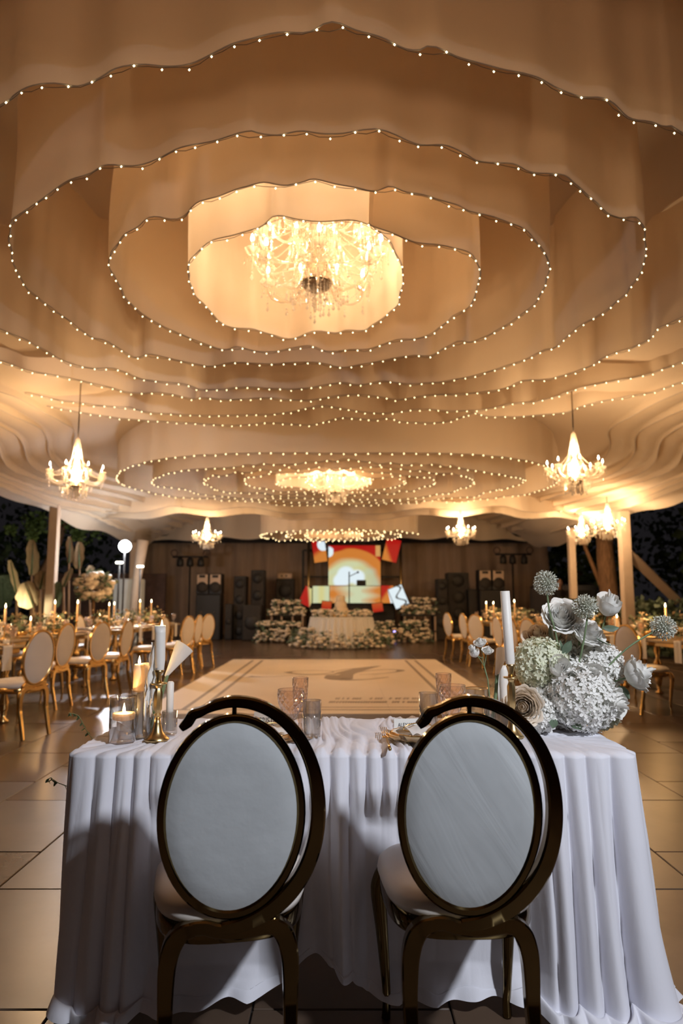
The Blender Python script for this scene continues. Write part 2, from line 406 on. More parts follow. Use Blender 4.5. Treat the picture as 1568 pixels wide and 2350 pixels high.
# second and third spirals further back: the same cut of cloth hung lower and smaller
c0 = Vector((-.05, 5.0, 0))
def respiral(i0, i1, c, sx, sy, z, sd):
    r = random.Random(sd); out = []
    for q in SPW[i0:i1]:
        out.append(Vector((c[0] + (q.x - c0.x) * sx, c[1] + (q.y - c0.y) * sy, z + r.uniform(-.03, .03))))
    return out
NE = [i for i, p in enumerate(SP) if p == (12, 830)][0]; NC = [i for i, p in enumerate(SP) if p == (1482, 560)][0]
curtain('ceiling_drape', catmull(respiral(0, len(SPW) - 40, (0, 11.9, 0), 1.02, .80, 3.27, 2), 3), 'second ivory sheer drape spiral, around the middle chandelier between the aisle and the stage', seed=8, bulb_r=.0095, spacing=.17, fairy='fairy2', step=.05)
curtain('ceiling_drape', catmull(respiral(0, NC, (0.08, 18.4, 0), .95, .9, 2.92, 5), 3), 'third ivory sheer drape spiral, small, hanging low in front of the stage screen', seed=12, bulb_r=.015, spacing=.19, fairy='fairy2', step=.05)
# scalloped outer valances following all three spirals
def union_side(Rr, sgn, y0, y1, zf):
    cs = (5.0, 11.9, 18.4); out = []; y = y0
    while y <= y1:
        x = 0
        for c in cs:
            q = Rr * Rr - (y - c) ** 2
            if q > 0: x = max(x, math.sqrt(q))
        x = max(x, Rr - .75)
        out.append(Vector((sgn * min(x, 5.55 + .02 * Rr), y, zf(y)))); y += .35
    for k in range(2):
        out = [out[0]] + [(a + b * 2 + c) / 4 for a, b, c in zip(out, out[1:], out[2:])] + [out[-1]]
    return out
sidew = {-1: 'left', 1: 'right'}
def valance(P, Q, zt, zq, label, seed):
    """stepped side ceiling: a short hanging edge along P and a taut sail from its top inwards to Q"""
    n = len(P); nz = noise1(n, .3, 1.1, 6, seed); vs = []; fs = []; rows = 9
    for i, (p, q) in enumerate(zip(P, Q)):
        for j in range(rows):
            if j < 4:
                v = j / 3; vs.append((p.x + .008 * nz[i] * (1 - v), p.y, p.z + .012 * nz[i] * (1 - v) + (zt - p.z) * v))
            else:
                v = (j - 3) / 5; c = Vector((p.x, p.y, zt)).lerp(Vector((q.x, q.y, zq)), v); vs.append((c.x, c.y, c.z - .05 * math.sin(PI * v) + .012 * nz[i] * math.sin(PI * v)))
    for i in range(n - 1):
        for j in range(rows - 1): fs.append((i * rows + j, i * rows + j + 1, (i + 1) * rows + j + 1, (i + 1) * rows + j))
    mb = MB(); mb.v = vs; mb.f = fs; t = thing('ceiling_valance', label, 'drape'); obj('sail', mb, M['sheer'], t)
    obj('hem', MB().tube([Vector(vs[i * rows]) for i in range(n)], .004, 4), M['hem'], t)
for s in (-1, 1):
    prev, pz = None, None
    for k, (Rr, z0) in enumerate(((3.4, 3.9), (4.45, 3.56), (4.8, 3.47), (5.1, 3.38), (5.4, 3.30), (5.7, 3.22), (6.05, 3.14), (6.5, 3.07))):
        P0 = union_side(Rr, s, 5.2, 20.4, lambda y: z0 + .04 * math.sin(y * 1.3 + k) - .004 * (y - 6))
        P = catmull(P0, 4); zt = z0 + .07
        if k: valance(P, prev, zt, pz, '%s ivory valance from the middle on the %s side of the tent, shallow and unlit' % (ORD[k - 1], sidew[s]), 20 + k + s)
        prev, pz = P, zt
    # eave edge
for k, yy in enumerate((14.9, 15.5, 20.6)):
    P = [Vector((-5.9 + 11.8 * i / 60, yy + .5 * math.cos(i / 60 * PI * 4) + .1 * math.sin(i * .9), 3.14 - .07 * k + .04 * math.sin(i * .7))) for i in range(61)]
    curtain('ceiling_valance', P, '%s ivory cross valance spanning the tent from side to side before the stage' % ORD[k], bulbs=False, seed=40 + k, rows=5, step=.06)

# ---- tent posts and the knee brace
def post(x, y, h, label, r=.07):
    t = thing('tent_post', label, 'post', (x, y, 0))
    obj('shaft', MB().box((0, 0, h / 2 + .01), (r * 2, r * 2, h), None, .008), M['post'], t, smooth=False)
    obj('base_plate', MB().box((0, 0, .011), (.3, .3, .022), None, .004), M['chrome'], t, smooth=False)
    return t
post(-5.75, 13.6, 3.10, 'pale square tent post on the left beside the tall garden leaves', .085)
post(-5.9, 19.5, 2.80, 'pale square tent post at the far left next to the white panel', .11)
post(5.7, 16.9, 2.95, 'slim pale tent post right of the stage, behind the two right chandeliers', .08)
pr = post(5.82, 14.0, 3.0, 'thick pale tent post on the right, with the slanting brace', .1)
a, b = Wd(1432, 1262, 14.0), Wd(1555, 1378, 14.6)
br = MB().tube([Vector((5.82, 14.0, a.z)), Vector((b.x, b.y, b.z))], [.12, .12], 4)
tag(obj('diagonal_brace', br, M['post'], smooth=False), 'slanting pale timber brace leaning against the thick right tent post', 'brace')

# ---- back wall drape
def wallfn(u, v):
    x = -7.05 + 14.2 * u; z = 3.35 * v
    if u > .999: x += .22 * (1 - v)
    return (x, 23.8 + .05 * math.sin(x * 6) + .03 * math.sin(x * 13 + 1), z)
struct('wall_back', MB().grid(wallfn, 320, 6), M['drape_wall'], smooth=True)
M['fascia'] = mat('dark_fascia', (.05, .042, .036), .9)
struct('trim_1', MB().box((0, 23.6, 3.28), (14.4, .12, .3)), M['fascia'])

# ================================================================ STAGE
def screen_mesh(name, w, h, fn, nx=90, ny=80):
    me = D.meshes.new(name); vs = []; fs = []; cols = []
    for j in range(ny + 1):
        for i in range(nx + 1):
            u, v = i / nx, j / ny; vs.append(((u - .5) * w, 0, v * h)); cols.append(fn(u, v))
    for j in range(ny):
        for i in range(nx):
            a = j * (nx + 1) + i; fs.append((a, a + 1, a + nx + 2, a + nx + 1))
    me.from_pydata(vs, [], fs); ca = me.color_attributes.new('picture', 'FLOAT_COLOR', 'POINT')
    for i, c in enumerate(cols): ca.data[i].color = (*c, 1)
    me.materials.append(M['screen']); return me
m, t_, b_ = nt('led_screen'); setp(b_, col=(0, 0, 0), rough=.4)
at = t_.nodes.new('ShaderNodeAttribute'); at.attribute_name = 'picture'
t_.links.new(at.outputs['Color'], b_.inputs['Emission Color']); b_.inputs['Emission Strength'].default_value = .85; M['screen'] = m
def mixc(a, b, t): t = max(0, min(1, t)); return tuple(x * (1 - t) + y * t for x, y in zip(a, b))
RED = (.42, .004, .004); ORG = (.62, .20, .03); YEL = (.66, .62, .26); PALE = (.60, .66, .42); WHT = (.78, .90, .95)
def art(u, v, sh=0):
    n1 = .5 + .5 * math.sin(u * 9 + 3 * math.sin(v * 7)) * math.sin(v * 8 + 1)
    r = math.hypot(u - .42, (v - .08) * .92) + .03 * (n1 - .5)
    c = mixc(PALE, YEL, n1 * .8); c = mixc(c, (.40, .42, .30), (u - .55) * 1.6)
    c = mixc(c, ORG, (r - .50) / .12); c = mixc(c, RED, (r - .76) / .03)
    for (a, b, q) in ((.34, .34, .15), (.24, .22, .12), (.55, .30, .12)):
        c = mixc(WHT, c, (math.hypot(u - a, (v - b) * .9) - q) / .05)
    if v < .12 and u < .45: c = mixc(c, ORG, .6)
    if u > .9 and v > .75: c = mixc(ORG, YEL, .3)
    if math.hypot((u + .01) * 1.1, v - .86) < .12: c = WHT
    return c
def led(name_label, px0, py0, px1, py1, d, fn, rot=0, owner=None):
    A = Wd(px0, py1, d); B = Wd(px1, py0, d); w_ = B.x - A.x; h_ = B.z - A.z
    ow = owner or OWN[0]; lc = Vector((A.x + w_ / 2, d, A.z)) - ow.location
    t = obj('led_panel', MB().box((0, 0, h_ / 2), (w_ + .03, .08, h_ + .03), None, .01), M['black'], ow, loc=lc, rot=(0, rot, 0), smooth=False, label=name_label)
    obj('display', screen_mesh('display', w_, h_, fn, 70, 60), parent=t, loc=(0, -.045, 0))
    return t
SCR = thing('screen_truss', 'black truss carrying the large LED screen and two tilted red panels', 'stage truss', (0, 23.15, 0))
zt_ = Wd(800, 1262, 23).z
obj('truss_bar', MB().box((.35, 0, zt_), (3.3, .06, .06)).box((.35, 0, zt_ - .9), (3.3, .06, .06)), M['black'], SCR, smooth=False)
for xx in (-1.3, 2.0): obj('truss_leg', MB().box((xx, 0, zt_ / 2), (.08, .08, zt_)), M['black'], SCR, smooth=False)
obj('panel_arm', MB().box((-.7, -.2, zt_ - .1), (.06, .5, .06)).box((1.6, -.2, zt_ - .1), (.06, .5, .06)), M['black'], SCR, smooth=False)
A = Wd(715, 1384, 22.1); B = Wd(905, 1384, 22.1)
DESK = thing('dj_desk', 'long black DJ desk covered with glowing LED panels on the stage', 'desk', ((A.x + B.x) / 2, 22.25, .3))
obj('desk_body', MB().box((0, 0, .62), (B.x - A.x, .6, 1.24), None, .02), M['black'], DESK, smooth=False)
obj('desk_top', MB().box((0, 0, 1.265), (B.x - A.x + .1, .7, .05), None, .01), M['black2'], DESK, smooth=False)
OWN = [SCR]
led('large square LED screen behind the DJ desk showing a red and orange sunburst with a white centre', 754, 1252, 873, 1356, 23.0, art)
led('tilted red LED panel with a white disc, upper left of the large screen', 722, 1238, 752, 1290, 22.7,
    lambda u, v: WHT if math.hypot((u - .85) * .6, v - .75) < .28 else mixc(RED, ORG, (.45 - v + u * .3) * 4), R(-8))
led('tilted red LED panel with an orange edge, upper right of the large screen', 876, 1236, 909, 1288, 22.7,
    lambda u, v: mixc(ORG, RED, (u + v - .5) * 3), R(14))
OWN[0] = DESK
led('slanting red LED panel leaning at the left end of the DJ desk front', 684, 1346, 712, 1388, 22.0, lambda u, v: mixc(RED, YEL, (u * 1.2 + v - 1.1) * 3), R(24))
led('LED panel with yellow and pale green glow, left of the DJ desk front', 718, 1345, 756, 1384, 21.8, lambda u, v: mixc(YEL, PALE, math.sin(u * 9) * .5 + .5))
led('wide LED panel across the middle of the DJ desk front', 757, 1345, 829, 1384, 21.8, lambda u, v: mixc(ORG, PALE, abs(u - .1) * 1.6 + .15 * math.sin(v * 9)))
led('LED panel with orange and pale blotches, right half of the DJ desk front', 829, 1345, 874, 1384, 21.8, lambda u, v: mixc(PALE, ORG, u * 1.1 + .2 * math.sin(v * 11)))
led('narrow LED panel with red stripe and white patch beside the DJ desk front', 875, 1344, 903, 1384, 21.7, lambda u, v: WHT if u + .3 * v > .75 and v < .8 else mixc(ORG, RED, (v - u) * 3))
led('slanting white LED panel with dark streaks, right end of the DJ desk front', 908, 1344, 940, 1392, 21.6, lambda u, v: (.05, .05, .05) if abs(u - .6 - .25 * math.sin(v * 9)) < .07 else WHT, R(-22))
led('small red LED panel hanging under the left of the desk front', 738, 1380, 760, 1398, 21.55, lambda u, v: mixc(RED, ORG, v * .4), R(5))
led('small red LED panel hanging under the right of the desk front', 856, 1384, 880, 1404, 21.55, lambda u, v: mixc(RED, ORG, v * .4), R(-8))
for px, s in ((708, 'left'), (921, 'right')):
    A = Wd(px, 1365, 22.9)
    t = thing('truss_pole', 'slim golden lit pole on the %s side of the large stage screen' % s, 'pole', (A.x, 22.9, 0))
    obj('pole', MB().tube([(0, 0, .02), (0, 0, 3.1)], .045, 8), M['brass'], t); obj('foot', MB().box((0, 0, .012), (.4, .4, .024), None, .004), M['black'], t, smooth=False)
A = Wd(829, 1337, 22.3)
t = thing('laptop', 'small dark laptop open on the DJ desk before the bright screen', 'laptop', (A.x, 22.2, 1.592))
obj('lid', MB().box((0, -.08, .12), (.3, .02, .2), None, .005), M['black'], t, smooth=False); obj('keyboard_base', MB().box((0, .05, .012), (.3, .24, .022), None, .004), M['black'], t, smooth=False)
A = Wd(801, 1309, 22.0)
t = thing('microphone_stand', 'thin microphone stand upright in front of the large screen', 'stand', (A.x, 21.3, .3))
obj('pole', MB().tube([(0, 0, .02), (0, 0, 1.75)], .018, 6), M['black'], t); obj('boom', MB().tube([(0, 0, 1.6), (.25, -.05, 1.72)], .012, 6), M['black'], t)
obj('microphone', MB().ball((.27, -.055, 1.73), .035, 8, 6), M['black2'], t); obj('foot', MB().lathe([(.16, 0), (.16, .02), (.02, .03)], 12), M['black'], t)
t = thing('stage_riser', 'low black stage platform under the DJ desk and speakers', 'platform', (0, 22.12, 0))
obj('deck', MB().box((.0, 0, .15), (4.6, 1.8, .296), None, .01), M['black'], t, smooth=False)
RIS = t
for px in (844, 907):
    A = Wd(px, 1403, 20.85); o = obj('blue_light', MB().ball((A.x, 21.2 - 22.12, .22), .035, 8, 6), M['blue_led'], RIS)
# speakers
def speaker_box(px0, py0, px1, py1, d, label, dep=.55, z0=None, cat='speaker', woof=2):
    A = Wd(px0, py1, d); B = Wd(px1, py0, d); zb = 0 if z0 is None else z0; h = B.z - zb; w_ = B.x - A.x
    t = thing('loudspeaker', label, cat, ((A.x + B.x) / 2, d + dep / 2, zb))
    obj('cabinet', MB().box((0, 0, h / 2), (w_, dep, h - .004), None, .015), M['black'], t, smooth=False)
    obj('grille', MB().box((0, -dep / 2 - .008, h / 2), (w_ * .9, .016, h * .94), None, .004), M['black2'], t, smooth=False)
    for k in range(woof):
        obj('driver', MB().lathe([(min(w_, h / woof) * .38, 0), (min(w_, h / woof) * .36, .012), (min(w_, h / woof) * .1, .002), (.001, .012)], 14,
            mtx=Matrix.Translation((0, -dep / 2 - .016, h * (k + .5) / woof)) @ Matrix.Rotation(PI / 2, 4, 'X')), M['black'], t)
    return t
speaker_box(534, 1322, 565, 1470, 21.0, 'tall black line speaker, outer one left of the stage', woof=4)
speaker_box(574, 1308, 607, 1470, 21.3, 'tallest black line speaker left of the stage', woof=4)
speaker_box(515, 1386, 533, 1470, 20.6, 'low black subwoofer at the left foot of the left speaker stack', woof=1)
speaker_box(555, 1388, 600, 1470, 20.2, 'wide black subwoofer in front of the left speaker stack', woof=1)
speaker_box(1006, 1328, 1027, 1470, 21.0, 'slim black line speaker nearest the stage on the right', woof=4)
speaker_box(1030, 1314, 1076, 1470, 21.3, 'wide tall black line speaker right of the stage', woof=4)
speaker_box(1000, 1388, 1030, 1470, 20.3, 'low black subwoofer in front of the right speaker stack', woof=1)
speaker_box(1078, 1352, 1096, 1470, 20.9, 'narrow black cabinet at the right of the wide line speaker', woof=1)
speaker_box(633, 1328, 675, 1420, 22.6, 'black rack cabinet left of the stage with a pale mixer on top', z0=.301, woof=2)
A = Wd(638, 1328, 22.8); B = Wd(671, 1314, 22.8); zt = Wd(650, 1328, 22.6).z
t = thing('mixer', 'pale console lying on the black rack cabinet left of the stage', 'mixer', ((A.x + B.x) / 2, 22.85, zt + .003))
obj('case', MB().box((0, 0, .09), (B.x - A.x, .4, .18), None, .02), M['horn'], t, smooth=False)
obj('knobs', MB().box((-.1, -.2, .09), (.05, .02, .05)).box((.05, -.2, .09), (.05, .02, .05)), M['black'], t, smooth=False)
# bright-horned speaker pairs on cases
def horn_pair(px0, px1, py0, py1, d, side):
    A = Wd(px0, py1, d); B = Wd(px1, py0, d); zb = A.z; w_ = (B.x - A.x) / 2; h = B.z - zb
    c = thing('flight_case', 'tall black flight case under the pair of pale-faced speakers on the ' + side, 'case', ((A.x + B.x) / 2, d + .3, 0))
    obj('body', MB().box((0, 0, zb / 2), (w_ * 2 - .05, .6, zb - .004), None, .02), M['black'], c, smooth=False)
    obj('latch', MB().box((.2, -.31, zb * .6), (.06, .02, .08)).box((-.2, -.31, zb * .6), (.06, .02, .08)), M['chrome'], c, smooth=False)
    for k in (0, 1):
        t = thing('monitor_speaker', 'pale-fronted speaker on the %s flight case, %s of the two' % (side, ('left', 'right')[k]), 'speaker', (A.x + w_ * (k + .5), d + .3, zb))
        obj('cabinet', MB().box((0, 0, h / 2), (w_ - .02, .5, h - .004), None, .015), M['black'], t, smooth=False)
        face = MB().box((0, -.262, h * .71), (w_ * .82, .02, h * .48), None, .005)
        obj('face', face, M['horn'], t, smooth=False)
        obj('horn', MB().box((0, -.28, h * .86), (w_ * .45, .02, h * .12), None, .005), M['black2'], t, smooth=False)
        obj('woofer', MB().lathe([(w_ * .42, 0), (w_ * .40, .03), (w_ * .15, .008), (.001, .03)], 20,
            mtx=Matrix.Translation((0, -.275, h * .34)) @ Matrix.Rotation(PI / 2, 4, 'X')), M['black2'], t)
horn_pair(448, 509, 1316, 1364, 20.5, 'left')
horn_pair(1100, 1160, 1307, 1354, 20.5, 'right')
# lighting stands with T bars
def tbar(px, pyb, pxl, pxr, d, side):
    A = Wd(px, pyb, d); L_ = Wd(pxl, pyb, d).x - A.x; R_ = Wd(pxr, pyb, d).x - A.x
    t = thing('lighting_stand', 'black T-bar stage light stand against the back drape on the ' + side, 'light stand', (A.x, d, 0))
    obj('mast', MB().tube([(0, 0, .05), (0, 0, A.z)], .028, 8), M['black'], t)
    obj('crossbar', MB().tube([(L_, 0, A.z), (R_, 0, A.z)], .03, 8), M['black'], t)
    for a in (0, 2.1, 4.2): obj('leg', MB().tube([(0, 0, .5), (.5 * math.cos(a), .5 * math.sin(a), .02)], .018, 6), M['black'], t)
    for k, f in enumerate((L_ * .55, 0, R_ * .6)):
        obj('spot_head', MB().lathe([(.05, .12), (.10, .05), (.11, -.12), (.09, -.16), (.001, -.15)], 12, (f, -.02, A.z - .14)), M['black'], t)
    for f in (L_ * .9, R_ * .92):
        ring = [(f + .1 * math.cos(a), 0, A.z + .12 + .1 * math.sin(a)) for a in np.linspace(0, 2 * PI, 17)[:-1]]
        obj('par_light', MB().tube(ring, .022, 6, closed=True).tube([(f, 0, A.z), (f, 0, A.z + .05)], .015, 6), M['rust'], t)
tbar(437, 1278, 396, 478, 21.2, 'left')
tbar(1176, 1272, 1137, 1220, 21.2, 'right')
# white work-light stand (left), with blazing lamp
A = Wd(285, 1253, 13.7); S2 = Wd(274, 1291, 14.6); S3 = Wd(322, 1300, 15.8)
t = thing('work_light_stand', 'blazing white round work lamp on a stand at the far left', 'light stand', (A.x, 13.75, 0))
obj('mast', MB().tube([(0, 0, .04), (0, 0, A.z - .1)], .018, 8), M['black'], t)
for a in (.3, 2.4, 4.5): obj('leg', MB().tube([(0, 0, .55), (.4 * math.cos(a), .4 * math.sin(a), .015)], .012, 6), M['black'], t)
obj('lamp_head', MB().lathe([(.05, -.12), (.12, -.02), (.135, 0), (.13, .01)], 20, mtx=Matrix.Translation((0, .06, A.z)) @ Matrix.Rotation(PI / 2, 4, 'X')), M['black'], t)
obj('lamp_face', MB().ball((0, .0, A.z), .12, 16, 10, 1), M['worklamp'], t)
for q, nm in ((S2, 'nearer thin stand with a small glowing bar lamp, left of the white panel'), (S3, 'farther thin stand with a small glowing bar lamp before the back drape edge')):
    t = thing('bar_light_stand', nm, 'light stand', (q.x, q.y, 0))
    obj('mast', MB().tube([(0, 0, .03), (0, 0, q.z - .03)], .02, 6), M['black'], t)
    for a in (.3, 2.4, 4.5): obj('leg', MB().tube([(0, 0, .5), (.35 * math.cos(a), .35 * math.sin(a), .015)], .012, 6), M['black'], t)
    lamp('bar_light', 'POINT', (0, .12, q.z), 45, (.95, .97, 1.0), .04, parent=t)
    mm = emis('bar_lamp', (1, .95, .8), 5); obj('bar_lamp', MB().box((0, 0, q.z), (.16, .06, .05), None, .015), mm, t, smooth=False)
A = Wd(254, 1400, 18.9); B = Wd(322, 1328, 18.9)
t = thing('white_container', 'white panelled box unit behind the light stands at the far left', 'cabinet', ((A.x + B.x) / 2, 19.2, 0))
obj('body', MB().box((0, 0, B.z / 2), (B.x - A.x, .4, B.z), None, .03), M['white_panel'], t, smooth=False)
obj('handle', MB().box((.18, -.22, B.z * .6), (.04, .04, .06)).box((.18, -.22, B.z * .35), (.04, .04, .06)), M['black'], t, smooth=False)
struct('wall_left', MB().box((-7.6, 21.5, 1.0), (4.2, .15, 2.0)), M['rust'])
tb = thing('tied_drape', 'slanting taupe drape tied back at the left edge of the back wall', 'drape', (0, 0, 0))
A = Wd(328, 1240, 18.0); B = Wd(300, 1420, 18.0)
obj('fabric', MB().tube([A, A.lerp(B, .5), Vector((B.x, B.y, .05))], [.16, .12, .09], 10), M['post'], tb)

# ---- cake table and flowers near the stage
def blossom_cluster(n, fn, r0, r1, seed):
    mb = MB(); r = random.Random(seed)
    for i in range(n):
        p = fn(r); rr = r.uniform(r0, r1)
        mb.lathe([(rr * .35, -rr * .6), (rr * .95, -rr * .15), (rr, .15 * rr), (rr * .75, .55 * rr), (rr * .5, .35 * rr), (rr * .28, .6 * rr), (.001, .45 * rr)], 7, p, ribs=1, ribamp=.06)
    return mb
def leaf_cluster(n, fn, s0, s1, seed):
    mb = MB(); r = random.Random(seed)
    for i in range(n):
        p = fn(r); s = r.uniform(s0, s1); q = Euler((r.uniform(0, 6.3), r.uniform(0, 6.3), r.uniform(0, 6.3))).to_matrix().to_4x4()
        mb.add([(0, 0, 0), (s * .35, s * .1, s * .5), (0, 0, s), (-s * .35, s * .1, s * .5), (0, -.06 * s, s * .5)], [(0, 1, 4), (1, 2, 4), (2, 3, 4), (3, 0, 4)], Matrix.Translation(p) @ q)
    return mb
cx, cy = 0.0, 17.7
ct = thing('cake_table', 'round cake table in long pleated white cloth before the stage', 'table', (cx, cy, 0))
def skirt(u, v):
    a = 2 * PI * u; r = .80 + .10 * (1 - v) + (.045 * math.sin(a * 34) + .02 * math.sin(a * 13)) * (1 - v * .8); return (r * math.cos(a), r * math.sin(a), .02 + .72 * v)
obj('cloth_skirt', MB().grid(skirt, 260, 8, True), M['cotton'], ct); obj('table_top', MB().lathe([(.80, .72), (.81, .745), (.78, .76), (.001, .762)], 48), M['cotton'], ct)
ck = thing('wedding_cake', 'pale tapering tiered wedding cake on the round cloth-covered table', 'cake', (cx - .02, cy, .765))
for k, (r_, z0, h_) in enumerate(((.24, 0, .06), (.19, .06, .16), (.15, .22, .16), (.11, .38, .15))):
    obj('cake_stand' if k == 0 else 'tier', MB().lathe([(r_, z0), (r_ + .005, z0 + .01), (r_, z0 + h_ - .01), (r_ - .015, z0 + h_), (.001, z0 + h_)], 28), M['brass'] if k == 0 else M['cake'], ck)
def bigflowers(name, label, n, nl, fn, fnl, r0, r1, seed, cat='flowers', pm='petal_peach', group=None):
    t = thing(name, label, cat, (0, 0, 0), 0, group)
    obj('foliage', leaf_cluster(nl, fnl, r0 * 1.2, r1 * 1.6, seed), M['leaf'], t, kind='stuff')
    obj('blossoms', blossom_cluster(n, fn, r0, r1, seed + 1), M[pm], t, kind='stuff'); return t
def halfring(r, r0=.95, r1=1.35, x0=0, y0=17.7, h=.32):
    a = r.uniform(PI * 1.02, PI * 1.98); q = r.uniform(r0, r1); return (x0 + q * math.cos(a), y0 + q * math.sin(a) * .75, .05 + r.random() * h * (1.5 - (q - r0) / (r1 - r0)))
bigflowers('flower_bank', 'wide bank of pale roses on the floor around the cake table', 150, 500, halfring, halfring, .045, .08, 4)
def ringtop(r):
    a = r.uniform(0, 2 * PI); q = r.uniform(.50, .80); return (q * math.cos(a), 17.7 + q * math.sin(a), .80 + r.random() * .12)
bigflowers('flower_garland', 'thick garland of pale roses around the top rim of the cake table', 90, 200, ringtop, ringtop, .05, .075, 6)
def rowfn(xa, xb, ya, yb, za, zb): return lambda r: (r.uniform(xa, xb), r.uniform(ya, yb), r.uniform(za, zb))
def pxrow(p0, p1, pya, pyb, d, dd=.4):
    A = Wd(p0, pyb, d); B = Wd(p1, pya, d); return rowfn(A.x, B.x, d - dd / 2, d + dd / 2, .03 if A.z < .3 else A.z, B.z)
rows = [(585, 700, 1443, 1462, 19.3, 'low floor row of pale roses left of the cake table'),
        (845, 990, 1441, 1460, 19.3, 'low floor row of pale roses right of the cake table'),
        (588, 690, 1427, 1437, 19.8, 'narrow second row of pale roses at the left above the floor row'),
        (848, 905, 1427, 1437, 19.8, 'short second row of pale roses just right of the cake table'),
        (920, 982, 1425, 1438, 19.8, 'short second row of pale roses at the far right of the stage flowers'),
        (618, 702, 1394, 1412, 20.2, 'raised bed of pale roses on posts at the left of the stage'),
        (922, 1004, 1390, 1410, 20.2, 'raised bed of pale roses on posts at the right of the stage'),
        (624, 690, 1378, 1388, 20.5, 'topmost row of pale roses on the left flower stand'),
        (945, 1000, 1372, 1384, 20.5, 'topmost row of wispy pale blossoms on the right flower stand')]
for k, (a0, a1, b0, b1, d, lab) in enumerate(rows):
    f = pxrow(a0, a1, b0, b1, d); n = int((a1 - a0) * .65); bigflowers('flower_row', lab, n, n * 3, f, f, .045, .08, 60 + k)
for side, xs, lab in (('l', (604, 642, 662, 690), 'left'), ('r', (857, 872, 888, 928, 945, 960, 975), 'right')):
    pass
def flower_stand(px0, px1, d, lab):
    A = Wd(px0, 1412, d); B = Wd(px1, 1412, d); t = thing('flower_stand', lab, 'stand', ((A.x + B.x) / 2, d, 0)); w_ = B.x - A.x; zt = max(.5, A.z)
    obj('shelf', MB().box((0, 0, zt), (w_, .4, .04), None, .008), M['black'], t, smooth=False)
    obj('lower_shelf', MB().box((0, 0, .28), (w_, .4, .03), None, .006), M['black'], t, smooth=False)
    obj('upper_shelf', MB().box((0, .3, zt + .32), (w_ * .8, .3, .03), None, .006), M['black'], t, smooth=False)
    for x in (-.42, -.15, .15, .42):
        obj('leg', MB().lathe([(.04, 0), (.03, .05), (.03, zt - .04), (.045, zt - .02)], 10, (x * w_, -.12, .0)), M['horn'], t)
    for x in (-.38, .38): obj('rear_post', MB().box((x * w_, .3, (zt + .3) / 2), (.04, .04, zt + .3)), M['black'], t, smooth=False)
flower_stand(618, 702, 20.25, 'two-level black flower stand with pale posts on the left of the stage')
flower_stand(922, 1004, 20.25, 'two-level black flower stand with pale posts on the right of the stage')

# ---- dance floor with printed monogram
t = thing('dance_floor', 'large glossy white square dance floor with a printed script monogram', 'dance floor', (0, 0, 0))
FA = Wz(530, 1514, .06); FB = Wz(1000, 1512, .06); FC = Wz(318, 1638, .06); FD = Wz(1188, 1638, .06)
x0 = (FC.x + FA.x) / 2; x1 = (FB.x + FD.x) / 2; y0 = FC.y; y1 = (FA.y + FB.y) / 2
nx, ny = 3, 5
for i in range(nx):
    for j in range(ny):
        wx = (x1 - x0) / nx; wy = (y1 - y0) / ny
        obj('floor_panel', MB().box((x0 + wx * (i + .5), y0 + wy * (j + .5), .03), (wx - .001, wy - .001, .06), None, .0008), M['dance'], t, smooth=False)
ZS = [.0]
def flat_strip(pts, ws, z=.0615):
    ZS[0] = (ZS[0] + .00012) % .0012; z += ZS[0]
    pts = catmull([Vector((p[0], p[1], z)) for p in pts], 8); m = len(pts); W_ = [ws[min(len(ws) - 1, int(i / 8))] * (1 - (i % 8) / 8) + ws[min(len(ws) - 1, int(i / 8) + 1)] * ((i % 8) / 8) for i in range(m)]
    vs = []; fs = []
    for i, p in enumerate(pts):
        a = pts[max(0, i - 1)]; b = pts[min(m - 1, i + 1)]; tt = (b - a).normalized(); n_ = Vector((tt.y, -tt.x, 0)) * W_[i] * .32
        vs += [p + n_, p - n_, p - n_ - Vector((0, 0, .0012)), p + n_ - Vector((0, 0, .0012))]
    for i in range(m - 1):
        a = i * 4; b = a + 4; fs += [(a, b, b + 1, a + 1), (a + 1, b + 1, b + 2, a + 2), (a + 3, b + 3, b, a)]
    mb = MB(); mb.add(vs, fs); return mb
def fpx(L_): return [Wz(a, b, .062) for a, b in L_]
mono = MB()
mono.join(flat_strip(fpx([(571, 1552.5), (585, 1553), (620, 1553), (670, 1550), (720, 1548), (765, 1547), (790, 1543), (830, 1534), (870, 1528)]), [.3, .16, .05, .04, .05, .12, .3, .35, .03]))
mono.join(flat_strip(fpx([(660, 1542.5), (670, 1545), (700, 1547.5), (740, 1546), (765, 1542), (755, 1539.5), (715, 1538.5), (680, 1540), (662, 1542.5)]), [.22, .1, .05, .05, .05, .05, .05, .05, .15]))
mono.join(flat_strip(fpx([(760, 1549), (770, 1555), (785, 1557), (800, 1546), (840, 1535), (875, 1527.5)]), [.2, .55, .5, .3, .2, .02]))
mono.join(flat_strip(fpx([(765, 1556), (790, 1560), (840, 1559), (880, 1555), (892, 1553.5)]), [.3, .2, .06, .06, .03]))
mono.join(flat_strip(fpx([(778, 1556), (790, 1548), (830, 1541), (880, 1536.5), (912, 1537), (920, 1538.5), (908, 1542), (870, 1546), (825, 1548)]), [.4, .2, .07, .06, .1, .22, .08, .05, .02]))
mono.join(flat_strip(fpx([(765, 1541), (800, 1535), (840, 1532)]), [.04, .06, .02]))
obj('monogram', mono, M['ink'], t, smooth=False)
ln = MB()
for xx in (x0 + .42, x0 + .60, x1 - .42, x1 - .60):
    ln.box((xx, (y0 + y1) / 2, .0612), (.05, y1 - y0 - .5, .0016))
ln.box(((x0 + x1) / 2, y0 + .25, .0612), (x1 - x0 - .7, .03, .0016)).box(((x0 + x1) / 2, y0 + .42, .0612), (x1 - x0 - 1.0, .02, .0016))
obj('border_line', ln, M['ink'], t, smooth=False)
r = random.Random(3); tx = MB()
